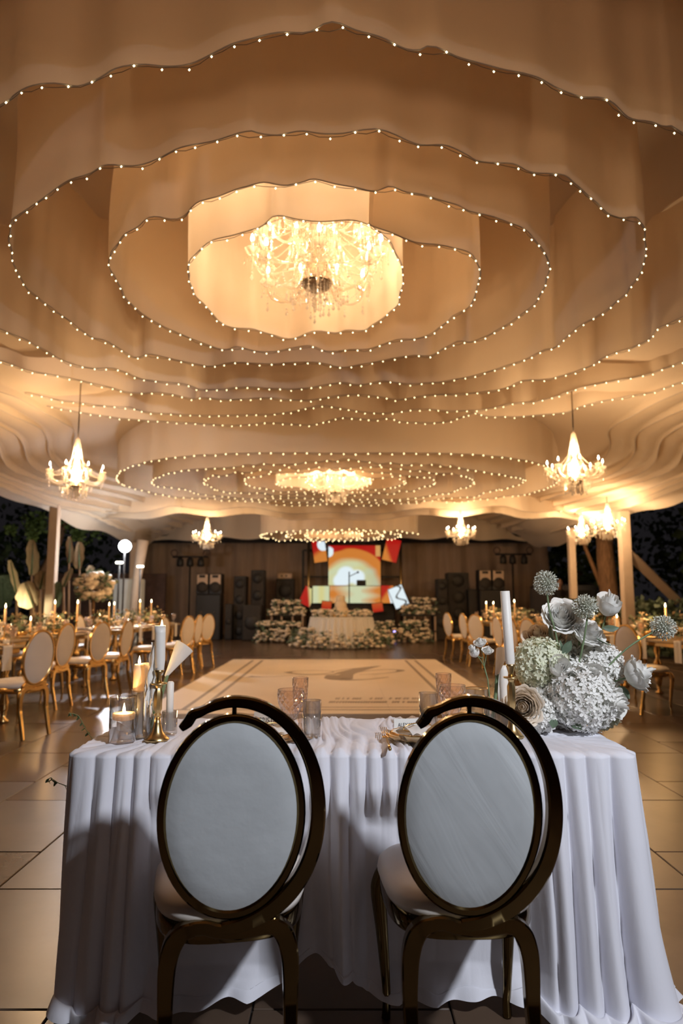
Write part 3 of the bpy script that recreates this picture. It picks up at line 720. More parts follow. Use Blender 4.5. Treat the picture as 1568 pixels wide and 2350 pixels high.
for (ya, xa, xb) in ((1603, 770, 962), (1611, 755, 962)):
    x = xa
    while x < xb:
        w_ = r.uniform(4, 8)
        if r.random() < .8:
            f = (x - xa) / (xb - xa)
            tx.join(flat_strip(fpx([(x, ya - 1.2 * f + r.uniform(-1, 1)), (x + w_ * .3, ya + 1.5), (x + w_ * .6, ya - 2), (x + w_, ya)]), [.01, .02 + .012 * f, .02 + .012 * f, .01]))
        x += w_
obj('script_text', tx, M['inkpale'], t, smooth=False)

# ================================================================ CHAIRS
def bar_sweep(pts, ws, depth, ch=.004, closed=False):
    """rectangular bar with chamfered edges, centre line in the XZ plane, width in plane, depth along Y"""
    m = len(pts); vs = []; fs = []
    for i, p in enumerate(pts):
        a = pts[i - 1] if (i > 0 or closed) else p; b = pts[(i + 1) % m] if (i < m - 1 or closed) else p
        t = Vector((b[0] - a[0], 0, b[2] - a[2])).normalized(); n = Vector((-t.z, 0, t.x)); w2 = ws[i] / 2; d2 = depth / 2
        for (q, e) in ((w2, d2 - ch), (w2 - ch, d2), (-w2 + ch, d2), (-w2, d2 - ch), (-w2, -d2 + ch), (-w2 + ch, -d2), (w2 - ch, -d2), (w2, -d2 + ch)):
            vs.append(Vector(p) + n * q + Vector((0, e, 0)))
    mm = m if closed else m - 1
    for i in range(mm):
        i2 = (i + 1) % m
        for k in range(8): k2 = (k + 1) % 8; fs.append((i * 8 + k, i * 8 + k2, i2 * 8 + k2, i2 * 8 + k))
    if not closed: fs.append(tuple(range(7, -1, -1))); fs.append(tuple((m - 1) * 8 + k for k in range(8)))
    mb = MB(); mb.add(vs, fs); return mb
def interp(ws, n): return [float(x) for x in np.interp(np.linspace(0, len(ws) - 1, n), range(len(ws)), ws)]
LEAN = .12
def lean(mb, k=LEAN, z0=.43):
    mb.v = [(x, y - max(0, z - z0) * k, z) for x, y, z in mb.v]; return mb
OV = (.0, .695, .165, .235)
def oval_pts(rx, rz, n=64): return [(OV[0] + rx * math.sin(2 * PI * i / n), 0, OV[1] + rz * math.cos(2 * PI * i / n)) for i in range(n)]
def make_chair(name, label, ring, n=64, frame='gold', group=None, back='velvet'):
    t = thing(name, label, 'chair', (0, 0, 0), 0, group); g = M[frame]
    # oval back: frame and cushion
    obj('oval_frame', lean(bar_sweep(oval_pts(.170, .239, n), [.022] * n, .032, .005, True)), g, t, angle=40)
    pad = MB()
    def padf(sgn):
        def f(u, v):
            a = 2 * PI * u; rr = v; x = .160 * rr * math.sin(a); z = .229 * rr * math.cos(a)
            y = sgn * (.010 + .016 * math.sqrt(max(0, 1 - rr ** 2.6))) ; return (x, y, OV[1] + z)
        return f
    pad.grid(padf(1), n, 10, True); o1 = len(pad.v); pad.grid(padf(-1), n, 10, True)
    obj('back_cushion', lean(pad), M[back], t)
    if ring:
        C = [(-.128, 0, .912), (-.112, 0, .926), (-.100, 0, .944), (-.084, 0, .950), (-.068, 0, .957), (-.04, 0, .968), (0, 0, .974), (.05, 0, .966), (.10, 0, .942), (.145, 0, .902), (.180, 0, .848),
             (.204, 0, .78), (.213, 0, .70), (.205, 0, .62), (.18, 0, .55), (.14, 0, .495), (.09, 0, .455), (.03, 0, .43), (-.02, 0, .424)]
        pts = [tuple(v) for v in catmull(C, 7)]
        ws = interp([.016, .026, .026, .024, .021, .026, .028, .029, .030, .031, .033, .035, .037, .039, .041, .043, .042, .036, .03], len(pts))
        obj('spiral_ring', lean(bar_sweep(pts, ws, .034, .005)), g, t, angle=40)
        obj('pin', lean(MB().tube([(0, 0, .928), (0, 0, .966)], .006, 8)), g, t)
        obj('pin', lean(MB().tube([(0, 0, .428), (0, 0, .462)], .006, 8)), g, t)
    else:
        C = [(-.13, 0, .44), (-.09, 0, .462), (-.05, 0, .455), (0, 0, .445), (.05, 0, .455), (.09, 0, .462), (.13, 0, .44)]
        pts = [tuple(v) for v in catmull(C, 5)]
        obj('back_bracket', bar_sweep(pts, interp([.03, .045, .03, .02, .03, .045, .03], len(pts)), .03, .004), g, t, angle=40)
        obj('pin', lean(MB().tube([(0, 0, .44), (0, 0, .462)], .012, 8)), g, t)
    # apron: undulating
    A = [(-.115, 0, .419), (-.09, 0, .428), (-.06, 0, .428), (-.03, 0, .419), (.02, 0, .414), (.06, 0, .419), (.09, 0, .422), (.115, 0, .417)]
    pts = [tuple(v) for v in catmull(A, 5)]
    obj('rear_apron', bar_sweep(pts, interp([.034, .034, .034, .034, .036, .038, .038, .036], len(pts)), .033, .004), g, t, angle=40)
    # rear legs with rounded shoulders
    for s in (-1, 1):
        L_ = [(s * .088, 0, .426), (s * .112, 0, .420), (s * .134, 0, .398), (s * .146, 0, .36), (s * .150, 0, .31), (s * .150, 0, .22), (s * .148, 0, .1), (s * .150, 0, .0)]
        pts = [tuple(v) for v in catmull(L_, 6)]; mb = bar_sweep(pts, interp([.034, .040, .046, .044, .040, .034, .028, .024], len(pts)), .034, .004)
        mb.v = [(x, y - max(0, .25 - z) * .22, z) for x, y, z in mb.v]
        obj('leg', mb, g, t, angle=40)
    # front legs: cabriole
    for s in (-1, 1):
        L_ = [(s * .175, .37, .42), (s * .198, .385, .36), (s * .190, .375, .24), (s * .180, .365, .1), (s * .178, .37, .05), (s * .180, .375, 0)]
        pts = catmull(L_, 6); obj('leg', MB().tube(pts, interp([.026, .026, .019, .013, .012, .014], len(pts)), 8), g, t)
    # seat frame and cushion: wider in front
    def outline(a, gx=0):
        c, s_ = math.cos(a), math.sin(a); e = .62
        x = abs(c) ** e * (1 if c > 0 else -1); y = abs(s_) ** e * (1 if s_ > 0 else -1)
        yy = .205 + y * (.205 + gx); return x * (.178 + .035 * (yy / .41) + gx), yy
    N = 48; fr = MB()
    fr.grid(lambda u, v: (*outline(2 * PI * u, (-.012, 0, .003, .003, 0, -.012)[round(v * 5)]), (.385, .385, .392, .425, .432, .432)[round(v * 5)]), N, 6, True)
    obj('seat_frame', fr, g, t, angle=50)
    prof = [(-.01, .430), (.004, .436), (.010, .452), (.006, .470), (-.012, .486), (-.05, .496), (-.10, .501), (-.16, .503), (-.19, .503)]
    def cush(u, v):
        k = v * (len(prof) - 1); i = min(len(prof) - 2, int(k)); f = k - i
        gx = prof[i][0] * (1 - f) + prof[i + 1][0] * f; z = prof[i][1] * (1 - f) + prof[i + 1][1] * f; x, y = outline(2 * PI * u, gx); return (x, y, z)
    obj('seat_cushion', MB().grid(cush, N, 17, True), M['cream_seat'], t)
    return t
ch1 = make_chair('oval_back_chair', 'left large oval chair of the front pair, smooth pale grey back, dark gold spiral frame', True, group='oval chairs at the couple table')
ch1.location = (-.275, 1.80, .003); ch1.rotation_euler = (0, 0, R(9))
ch2 = dup(ch1, (.318, 1.815, .003), R(1.0), 'right large oval chair of the front pair, creased pale grey back, dark gold spiral frame')
# its back cushion is creased
m = mat('creased_velvet', (.44, .46, .47), .9, noise=.06, scale=7, bump=.0, sheen=.4)
tt = m.node_tree; tc = tt.nodes.new('ShaderNodeTexCoord'); mp = tt.nodes.new('ShaderNodeMapping'); mp.inputs['Rotation'].default_value = (0, R(32), 0); mp2 = tt.nodes.new('ShaderNodeMapping'); mp2.inputs['Scale'].default_value = (17, 1, 2.2)
ns = tt.nodes.new('ShaderNodeTexNoise'); ns.inputs['Scale'].default_value = 1.0; ns.inputs['Detail'].default_value = 3; ns.inputs['Distortion'].default_value = .8
bp = tt.nodes.new('ShaderNodeBump'); bp.inputs['Strength'].default_value = .45; bp.inputs['Distance'].default_value = .006
tt.links.new(tc.outputs['Object'], mp.inputs[0]); tt.links.new(mp.outputs[0], mp2.inputs[0]); tt.links.new(mp2.outputs[0], ns.inputs['Vector']); tt.links.new(ns.outputs['Fac'], bp.inputs['Height']); tt.links.new(bp.outputs[0], tt.nodes['Principled BSDF'].inputs['Normal'])
for c in kids(ch2):
    if c.name.startswith('back_cushion'):
        c.data = c.data.copy(); c.data.materials[0] = m; c['label'] = 'pale grey oval cushion with long diagonal creases'

# ================================================================ COUPLE TABLE
TX0, TX1, TY0, TY1, TZ = -.845, .905, 2.18, 2.80, .75
t = thing('couple_table', 'rectangular table hidden beneath the pleated white cloth', 'table', ((TX0 + TX1) / 2, (TY0 + TY1) / 2, 0))
hx, hy = (TX1 - TX0) / 2, (TY1 - TY0) / 2
obj('table_top', MB().box((0, 0, .722), (2 * hx - .03, 2 * hy - .03, .025), None, .005), M['post'], t, smooth=False)
for sx in (-1, 1):
    for sy in (-1, 1): obj('leg', MB().tube([(sx * (hx - .1), sy * (hy - .09), .0), (sx * (hx - .1), sy * (hy - .09), .715)], .016, 8), M['chrome'], t)
def make_cloth():
    per = []; cr = .035
    w2, d2 = hx, hy
    cx_, cy_ = (TX0 + TX1) / 2, (TY0 + TY1) / 2
    # perimeter starting mid-back, going left, front, right, back
    seq = [(0, d2, 0), (-w2, d2, 1), (-w2, -d2, 1), (w2, -d2, 1), (w2, d2, 1), (0, d2, 0)]
    raw = [Vector((0, d2, 0))]
    for k in range(1, 5):
        x, y = seq[k][0], seq[k][1]; sx = 1 if x > 0 else -1; sy = 1 if y > 0 else -1; c = Vector((x - sx * cr, y - sy * cr, 0))
        a0 = {(-1, 1): PI / 2, (-1, -1): PI, (1, -1): 1.5 * PI, (1, 1): 0}[(sx, sy)]
        raw += [c + Vector((cr * math.cos(a0 + q * PI / 2 / 8), cr * math.sin(a0 + q * PI / 2 / 8), 0)) for q in range(9)]
    raw.append(Vector((0, d2, 0)))
    P, L = resample(raw, .0034); n = len(P) - 1; P = P[:n]
    s = np.arange(n) * L / n; X = np.array([p.x for p in P]); Y = np.array([p.y for p in P])
    # normals: smoothed outward
    dx = np.roll(X, -6) - np.roll(X, 6); dy = np.roll(Y, -6) - np.roll(Y, 6); l = np.hypot(dx, dy); NX, NY = dy / l, -dx / l
    wx = X + cx_
    front = np.clip((-Y - (d2 - .05)) / .05, 0, 1)
    lam = np.full(n, .085)
    lam = np.where(front > .5, .075 - .034 * np.exp(-((wx - .08) / .22) ** 2) + .05 * np.clip((wx - .45) / .3, 0, 1), lam)
    lam = lam * (1 + .25 * np.sin(s * 3.1 + 1) + .2 * np.sin(s * 7.7))
    phi = np.cumsum(np.full(n, L / n) / lam) * PI
    wv = np.random.RandomState(77)
    for _ in range(5): phi = phi + .55 * np.sin(s * wv.uniform(6, 17) + wv.uniform(0, 6.3)) - 0
    phi = phi - phi[0]
    kk = round(phi[-1] / PI); phi = phi * (kk * PI / phi[-1])
    rs = np.random.RandomState(11)
    def nz(ss, t, f, sd):
        r_ = np.random.RandomState(sd); o = 0
        for k in range(4): o = o + np.sin(ss * f * r_.uniform(.6, 1.7) + t * r_.uniform(-3, 3) + r_.uniform(0, 6.3)) / 4
        return o
    NT, NS = 34, 120; rows = []
    zdrop = TZ + .006
    for j in range(NT):
        q = j / NT; qq = q ** .8
        mxx = np.clip(X, -w2 + d2 * .9, w2 - d2 * .9); myy = np.zeros(n)
        x = mxx + (X - mxx) * qq; y = myy + (Y - myy) * qq
        ph = phi + 1.8 * nz(s, q * 1.0, 6, 3) * (1 - q)
        g = np.abs(np.sin(ph)) ** .8 - .55
        amp = (.008 + .019 * q) * (.15 + .85 * (.5 + .5 * nz(s, q, 4, 5))) * (.45 + 2.0 * np.exp(-((wx - .08) / .32) ** 2) * front) * np.clip(q * 3, 0, 1)
        g2 = np.abs(np.sin(ph * .5 + 3 * (x + y)))
        cen = (.22 + .78 * np.exp(-((x + cx_ - .08) / .34) ** 2)) * (1 - .4 * q ** 6)
        pw = x * 50 + 1.7 * np.sin(y * 7 + x * 9) + .5 * np.sin(y * 12 - x * 5 + 1) + 1.6 * np.sin(x * 23 + 2) + 10 * y * np.tanh(x * 3)
        fz = cen * (.35 + .9 * (.5 + .5 * np.sin(x * 14 + y * 9 + 1) * np.cos(x * 31 - y * 6))) * (.016 * np.abs(np.sin(pw)) ** .75 + .007 * np.abs(np.sin(pw * 1.9 + y * 9)) - .010)
        z = TZ + .004 + np.maximum(g * amp, -.003) + .003 * nz(s + x * 3, y * 8, 9, 8) * np.clip(q * 2, 0, 1) + .004 * g2 * q
        z = z + np.maximum(fz, -.004); edge = np.clip((q - .93) / .07, 0, 1); z = z - .003 * edge ** 2
        rows.append((x + cx_, y + cy_, z))
    pool = .015 + .055 * np.clip(nz(s, 0, 2.2, 21) + .55, 0, 1)
    gap = np.exp(-((wx + .06) / .13) ** 2) * front
    leftend = np.clip((-X - (w2 - .2)) / .2, 0, 1); pool = pool * (1 - gap) * (1 - .8 * leftend)
    hemz = .014 + .14 * gap + .010 * np.abs(np.sin(phi * .5))
    for j in range(1, NS + 1):
        v = j / NS; drop = v ** 1.0
        ph = phi + (2.2 * nz(s, v * .8, 4.2, 13)) * v + 1.2 * v * nz(s, 0, 1.5, 17)
        g = np.abs(np.sin(ph)) ** .7 - .5 + .45 * (np.abs(np.sin(ph * .5 + 1.1 + nz(s, v, 3, 19))) ** .6 - .5) * min(1, v * 3)
        amp = (.020 + .044 * v ** .7) * (.12 + 1.1 * (.5 + .5 * nz(s, v * .6, 5.5, 15)))
        amp = amp * (1 + .4 * np.clip((wx - .5) / .3, 0, 1) * front)
        big = .018 * nz(s, v * .5, 9, 17) * v
        fine = (np.abs(np.sin(ph * 1.63 + 2 * nz(s, v, 3, 23))) ** .8 - .5) * .010 * (.4 + .6 * nz(s, v, 5, 27)) * min(1, v * 8) * (1.2 - v) * (1 + 1.6 * np.exp(-((wx - .08) / .3) ** 2) * front)
        out = .012 + .035 * v + big + g * amp + fine
        out = out + .05 * np.clip((wx - .6) / .3, 0, 1) * front * v ** 1.5
        leftend = np.clip((-X - (w2 - .12)) / .12, 0, 1); out = out * (1 - .75 * leftend)
        out = np.maximum(out, .003)
        ve = .93
        if v <= ve:
            z = zdrop - (zdrop - .035) * (v / ve); z = z + 0 * s
            z = np.maximum(z, hemz + (1 - v / ve) * (zdrop - hemz) * .0)
            z = zdrop - (zdrop - np.maximum(.035, hemz + .02)) * (v / ve)
            sag = .010 * np.sin(ph * 2 + v * 9) * v
            z = z + sag * .3
            last = out
        else:
            k = (v - ve) / (1 - ve)
            out = last + (pool * (.6 + .8 * np.abs(np.sin(phi * .5 + nz(s, 0, 6, 33))))) * k + .010 * np.sin(s * 41 + 3 * k)
            z = np.maximum(.035, hemz + .02) * (1 - k) + (hemz) * k + (.022 + .015 * nz(s, 0, 25, 31)) * math.sin(PI * k) * (1 - gap) + .004
            z = z + .010 * np.abs(np.sin(s * 19 + k * 3)) * (1 - gap) * (1 - k)
        zc = np.clip(1 - (v / .03), 0, 1)
        rows.append((X + NX * out + cx_, Y + NY * out + cy_, z))
    def sst(x): x = np.clip(x, 0, 1); return x * x * (3 - 2 * x)
    for k, (x_, y_, z_) in enumerate(rows):
        if k < NT: continue
        for xc, yc in ((-.275 - .04, 1.80), (.318, 1.815)):
            wgt = sst((.33 - np.abs(x_ - xc)) / .10) * sst((.66 - z_) / .14) * (y_ < 2.4)
            lim = yc + .425 + .25 * np.clip(2.2 - y_, -.1, .2) * -.25
            lim = lim - np.clip((.13 - z_) / .13, 0, 1) * (.07 + .05 * nz(s, 0, 14, 41) + .02 * np.sin(s * 47))
            z_ = z_ + wgt * np.clip((.10 - z_) / .08, 0, 1) * .022 * (1 + nz(s, z_ * 20, 17, 43))
            y_ = np.where(y_ < lim, y_ + (lim - y_) * wgt, y_)
        rows[k] = (x_, y_, z_)
    nr = len(rows); V = np.stack([np.stack(r_, 1) for r_ in rows]).reshape(-1, 3)
    idx = np.arange(nr * n).reshape(nr, n); a = idx[:-1]; b = np.roll(idx, -1, 1)[:-1]; c = np.roll(idx, -1, 1)[1:]; d = idx[1:]
    F = np.stack([a, d, c, b], -1).reshape(-1, 4)
    me = D.meshes.new('tablecloth'); me.vertices.add(len(V)); me.vertices.foreach_set('co', V.astype(np.float32).ravel())
    me.loops.add(F.size); me.loops.foreach_set('vertex_index', F.ravel().astype(np.int32)); me.polygons.add(len(F))
    me.polygons.foreach_set('loop_start', np.arange(0, F.size, 4, dtype=np.int32)); me.polygons.foreach_set('use_smooth', [True] * len(F))
    me.update(calc_edges=True); me.validate(); me.materials.append(M['table_cloth']); return me
cl = D.objects.new('tablecloth', make_cloth()); COL.objects.link(cl)
tag(cl, 'long pleated white satin cloth draped over the couple table down to the floor', 'tablecloth')
TOP = TZ + .0125

# ---- candles, sticks, glasses, vases
def flame(parent, x, y, z, s=1, glow=0):
    obj('flame', MB().lathe([(.001, 0), (.0045 * s, .006 * s), (.0055 * s, .014 * s), (.003 * s, .026 * s), (.0005, .036 * s)], 8, (x, y, z)), M['flame'], parent)
    if glow: lamp('candle_glow', 'POINT', (x, y, z + .02), glow, (1, .6, .25), .01, parent=parent)
def candlestick(loc, h, label, s=1):
    t = thing('candlestick', label, 'candlestick', loc)
    obj('foot', MB().lathe([(.040 * s, 0), (.041 * s, .004), (.030 * s, .012), (.018 * s, .028), (.012 * s, .055), (.009 * s, .075)], 24), M['brass'], t)
    obj('stem', MB().lathe([(.009, .073), (.013, .08), (.008, .087), (.014, .10), (.0145, h - .075), (.009, h - .06), (.012, h - .052)], 8), M['brass'], t, angle=30)
    obj('drip_tray', MB().lathe([(.008, h - .052), (.026, h - .047), (.027, h - .043), (.010, h - .043)], 24), M['brass'], t)
    obj('cup', MB().lathe([(.010, h - .043), (.009, h - .03), (.015, h - .008), (.0165, h), (.013, h), (.011, h - .02), (.001, h - .02)], 20), M['brass'], t)
    return t
def drips(mb, cx, cy, zt, n, r, L_, seed):
    rr = random.Random(seed)
    for i in range(n):
        a = rr.uniform(0, 6.28); l = L_ * rr.uniform(.4, 1); x = cx + r * math.cos(a); y = cy + r * math.sin(a)
        mb.tube([(x, y, zt), (x * 1.0 - .001, y, zt - l * .5), (x - .002, y, zt - l)], [.002, .003, .004], 5)
# left tall lit taper
Ls = Wz(360, 1698, TOP); zt = Wd(382, 1537, Ls.y).z
candlestick((Ls.x, Ls.y, TOP), zt - TOP, 'tall faceted gold candlestick on the left end of the table')
t = thing('taper_candle', 'tall lit white taper dripping wax curtains, in the left gold candlestick', 'candle', (Ls.x + .003, Ls.y, zt - .018), rot=(0, R(-1.5), 0))
body = MB().lathe([(.0105, 0), (.014, .02), (.0175, .05), (.0185, .14), (.0185, .165), (.016, .160), (.001, .150)], 18)
obj('wax', body, M['wax'], t)
def wax_sheet(w, h, seed):
    rr = random.Random(seed); mb = MB()
    def f(sg): return lambda u, v: (-.012 - .030 * v * (1 - .35 * v) + (u - .5) * w * (1 - .2 * v) + .004 * math.sin(v * 18 + u * 6), sg * .003 + .006 * math.sin(u * 9 + v * 5), .11 - h * v + .012 * math.sin(u * 17) * v)
    mb.grid(f(1), 10, 16); mb.grid(f(-1), 10, 16)
    for k in range(6):
        x = -.04 + .012 * k * .8 - .006; mb.tube([(x, .003, .11 - h * .6), (x - .003, 0, .11 - h * .9 - rr.uniform(0, .05)), (x - .004, 0, .11 - h - rr.uniform(.01, .06))], [.004, .004, .002], 5)
    return mb
obj('wax_drips', wax_sheet(.034, .20, 2), M['wax'], t)
flame(t, .006, 0, .152, .9, .55)
# left pillar candle in glass tube
P2 = Wz(322, 1690, TOP); zt2 = Wd(312, 1524, P2.y).z
t = thing('cylinder_vase', 'tall narrow clear glass tube around the glowing pillar candle at the left', 'vase', (P2.x, P2.y, TOP))
def tube_glass(r, h, th=.002, base=.006, n=28): return MB().lathe([(r, 0), (r, h), (r - th, h), (r - th, base), (.001, base)], n)
obj('glass', tube_glass(.034, .155), M['glass'], t); obj('rim', MB().tube([(.033 * math.cos(a), .033 * math.sin(a), .155) for a in np.linspace(0, 2 * PI, 25)[:-1]], .0012, 5, closed=True), M['glass'], t)
t = thing('pillar_candle', 'lit pillar candle leaning inside the narrow glass tube at the left', 'candle', (P2.x - .012, P2.y, TOP + .009))
h2 = zt2 - TOP - .009
obj('wax', MB().lathe([(.0205, 0), (.0205, h2 * .4), (.0190, h2 * .6)], 20), M['wax'], t)
obj('glowing_wax', MB().lathe([(.0190, h2 * .6), (.0185, h2 * .9), (.016, h2), (.001, h2 - .004)], 20), M['waxwarm'], t)
flame(t, 0, 0, h2 - .004, .9, .7)
# floating candle cylinder
P3 = Wz(280, 1700, TOP); r3 = .044; h3 = .142
t = thing('floating_candle_vase', 'clear glass cylinder of water with a lily petal, front left corner', 'vase', (P3.x, P3.y, TOP))
obj('glass', tube_glass(r3, h3, .0022, .012, 40), M['glass'], t)
obj('rim', MB().tube([((r3 - .001) * math.cos(a), (r3 - .001) * math.sin(a), h3) for a in np.linspace(0, 2 * PI, 33)[:-1]], .0014, 5, closed=True), M['glass'], t)
obj('water', MB().lathe([(r3 - .0035, .013), (r3 - .0035, .070), (.001, .070)], 32), M['water'], t)
obj('petal', MB().grid(lambda u, v: (-.018 + .05 * u, .012 * math.sin(u * 3) - .005, .022 + .03 * v * (1 - u * .8) + .012 * (1 - u)), 10, 6), M['petal_peach'], t)
t = thing('floating_candle', 'small lit disc candle floating in the glass cylinder at the front left', 'candle', (P3.x + .003, P3.y, TOP + .066))
obj('glowing_wax', MB().lathe([(.024, 0), (.035, .004), (.037, .015), (.036, .024), (.033, .022), (.001, .020)], 28), M['waxwarm'], t)
flame(t, 0, 0, .02, 1.0, .8)
# calla stems in vase, left
def calla(parent, base, throat, tip_dir, L_, w_, m='petal', seed=0):
    """stem tube from base to throat and a rolled spathe opening along tip_dir"""
    base, throat = Vector(base), Vector(throat); ax = Vector(tip_dir).normalized()
    mid = (base + throat) / 2 + Vector((.004, 0, 0)); obj('stem', MB().tube(catmull([base, mid, throat + ax * .012], 5), .0065, 8), M['stem'], parent)
    side = ax.cross(Vector((0, 1, 0))).normalized(); fwd = side.cross(ax)
    def f(u, v):
        a = (u - .5) * 2 * PI * (1.02 - .30 * v); r_ = .006 + (w_ / 2) * v ** 1.15; e = L_ * v * (1 + .30 * v * math.cos(a * .5) ** 2) + .010 * v ** 3
        return throat + ax * e + side * (r_ * math.sin(a)) * (1 + .2 * v) + fwd * (-r_ * math.cos(a))
    mb = MB().grid(f, 26, 16); obj('spathe', mb, M[m], parent)
V1 = Wz(343, 1692, TOP); 
t = thing('bud_vase', 'small clear glass vase of green calla stems behind the left candlestick', 'vase', (V1.x, V1.y + .04, TOP)); V1c = Vector((V1.x, V1.y + .04, TOP))
obj('glass', tube_glass(.025, .075, .0015, .006), M['glass'], t)
fl = thing('calla_lilies', 'two calla lilies, one white opening to the right, in the left bud vase', 'flower', (0, 0, 0))
th = Wd(381, 1552, V1c.y); tp = Wd(418, 1492, V1c.y - .01)
calla(fl, V1c + Vector((-.012, 0, .012)), th, tp - th, (tp - th).length * .92, .046)
th = Wd(345, 1590, V1c.y + .01); tp = Wd(334, 1540, V1c.y)
calla(fl, V1c + Vector((.010, .004, .012)), th, tp - th, (tp - th).length, .030, 'petal_peach')
# ribbed votive glass with candle
V2 = Wz(388, 1684, TOP)
t = thing('ribbed_glass_holder', 'ribbed clear glass candle holder right of the left candlestick', 'candle holder', (V2.x, V2.y, TOP))
obj('glass', MB().lathe([(.026, 0), (.027, .004), (.026, .078), (.023, .078), (.023, .012), (.001, .012)], 36, ribs=1, ribamp=.03), M['glass'], t)
t = thing('taper_candle', 'unlit straight white candle in the ribbed glass at the left', 'candle', (V2.x, V2.y, TOP + .0125))
obj('wax', MB().lathe([(.0125, 0), (.0125, Wd(388, 1562, V2.y).z - TOP - .02), (.008, Wd(388, 1562, V2.y).z - TOP - .015), (.001, Wd(388, 1562, V2.y).z - TOP - .014)], 18), M['wax'], t); obj('wick', MB().tube([(0, 0, .15), (0, 0, Wd(388, 1562, V2.y).z - TOP - .006)], .001, 5), M['black'], t)
# right candlestick and taper
Rs = Wz(1177, 1690, TOP); zr = Wd(1177, 1524, Rs.y).z
candlestick((Rs.x, Rs.y, TOP), zr - TOP, 'tall gold candlestick beside the hydrangeas on the right')
t = thing('taper_candle', 'very tall unlit white taper in the right gold candlestick', 'candle', (Rs.x, Rs.y, zr - .018), rot=(0, R(-2.6), 0))
hh = Wd(1168, 1358, Rs.y).z - zr + .02
obj('wax', MB().lathe([(.0105, 0), (.015, .02), (.0165, .03), (.0165, hh), (.015, hh + .001), (.001, hh - .002)], 22), M['wax'], t); obj('wick', MB().tube([(0, 0, hh - .01), (.002, 0, hh + .006)], .001, 5), M['black'], t)
V3 = Wz(1160, 1672, TOP); h4 = Wd(1158, 1532, V3.y).z - TOP
t = thing('taper_candle', 'short thick unlit white candle in a glass tube behind the right candlestick', 'candle', (V3.x, V3.y, TOP + .008))
obj('wax', MB().lathe([(.017, 0), (.017, h4 * .5), (.019, h4 * .7), (.016, h4 * .93), (.012, h4), (.001, h4 - .004)], 18), M['wax'], t)
obj('wax_drips', MB().tube([(-.017, 0, h4 * .9), (-.021, 0, h4 * .6), (-.020, 0, h4 * .3)], [.003, .005, .003], 6).tube([(.015, -.008, h4 * .85), (.018, -.009, h4 * .5)], [.003, .004], 6), M['wax'], t)
t = thing('candle_tube', 'clear glass tube around the short thick candle on the right', 'vase', (V3.x, V3.y, TOP)); obj('glass', tube_glass(.030, .10), M['glass'], t); obj('rim', MB().tube([(.0295 * math.cos(a), .0295 * math.sin(a), .10) for a in np.linspace(0, 2 * PI, 25)[:-1]], .0012, 5, closed=True), M['glass'], t)
# right bud vase with calla and spray roses
V4 = Wz(1126, 1684, TOP) 
t = thing('ribbed_bud_vase', 'ribbed clear glass bud vase right of the gold-rimmed glass', 'vase', (V4.x, V4.y, TOP))
obj('glass', MB().lathe([(.024, 0), (.025, .004), (.023, .095), (.021, .095), (.021, .012), (.001, .012)], 36, ribs=1, ribamp=.03), M['glass'], t)

# ---- flower builders
def rose_mb(r, h, layers=5, seed=0, openness=1.0):
    rr = random.Random(seed); mb = MB()
    for L_ in range(layers):
        f = L_ / (layers - 1); n = 3 + L_; rad = r * (.14 + .86 * f); hh = h * (1.0 - .30 * f)
        for k in range(n):
            a0 = 2 * PI * (k + .5 * (L_ % 2)) / n + rr.uniform(-.25, .25); wd = (2.6 if L_ == 0 else 2 * PI / n * 1.55); j1 = rr.uniform(.85, 1.12); ph = rr.uniform(0, 6)
            def fn(u, v, a0=a0, wd=wd, rad=rad, hh=hh, f=f, j1=j1, ph=ph):
                w_ = math.sin(PI * min(1, .18 + v * .62)) ** .6; a = a0 + (u - .5) * wd * w_
                bell = rad * (.30 + .70 * math.sin(min(1, v * 1.5) * PI / 2) ** .8) * (1 - .30 * (1 - f) * v) * (1 + .22 * f * openness * max(0, v - .75) / .25 * (.6 + .4 * math.cos((u - .5) * 3)))
                bell += rad * .05 * math.sin(u * 8 + ph) * v; z = hh * j1 * (v - .22 * f * openness * max(0, v - .75) / .25 - .10 * (2 * u - 1) ** 2 * v)
                return (bell * math.cos(a) * 1.0, bell * math.sin(a), z)
            mb.grid(fn, 7, 7)
    mb.ball((0, 0, h * .45), r * .34, 8, 6, 1.4)
    return mb
ROSES = [rose_mb(.46, .80, 8, s, 1.0) for s in range(3)] + [rose_mb(.40, .92, 5, 9, .3)]
def align(direction, spin=0): return Vector(direction).normalized().to_track_quat('Z', 'Y').to_matrix().to_4x4() @ Matrix.Rotation(spin, 4, 'Z')
def hydrangea_mb(r, n=150, seed=0):
    rr = random.Random(seed); mb = MB()
    for i in range(n):
        z = 1 - 2 * (i + .5) / n; a = i * 2.39996; q = math.sqrt(1 - z * z); d = Vector((q * math.cos(a), q * math.sin(a), z)) + Vector((rr.uniform(-.12, .12), rr.uniform(-.12, .12), rr.uniform(-.12, .12)))
        d.normalize(); p = d * r * rr.uniform(.86, 1.05); m_ = Matrix.Translation(p) @ align(d + Vector((rr.uniform(-.5, .5), rr.uniform(-.5, .5), rr.uniform(-.5, .5))), rr.uniform(0, 6)); s = r * rr.uniform(.17, .23)
        if r > .05: s = .0125 * rr.uniform(.85, 1.15)
        for k in range(4):
            mk = m_ @ Matrix.Rotation(k * PI / 2, 4, 'Z')
            mb.add([(0, 0, 0), (s * .55, -s * .42, s * .12), (s * 1.15, -s * .36, s * .30), (s * 1.3, 0, s * .16), (s * 1.15, s * .36, s * .30), (s * .55, s * .42, s * .12), (s * .7, 0, -s * .02)],
                   [(0, 1, 6), (1, 2, 6), (2, 3, 6), (3, 4, 6), (4, 5, 6), (5, 0, 6)], mk)
    return mb
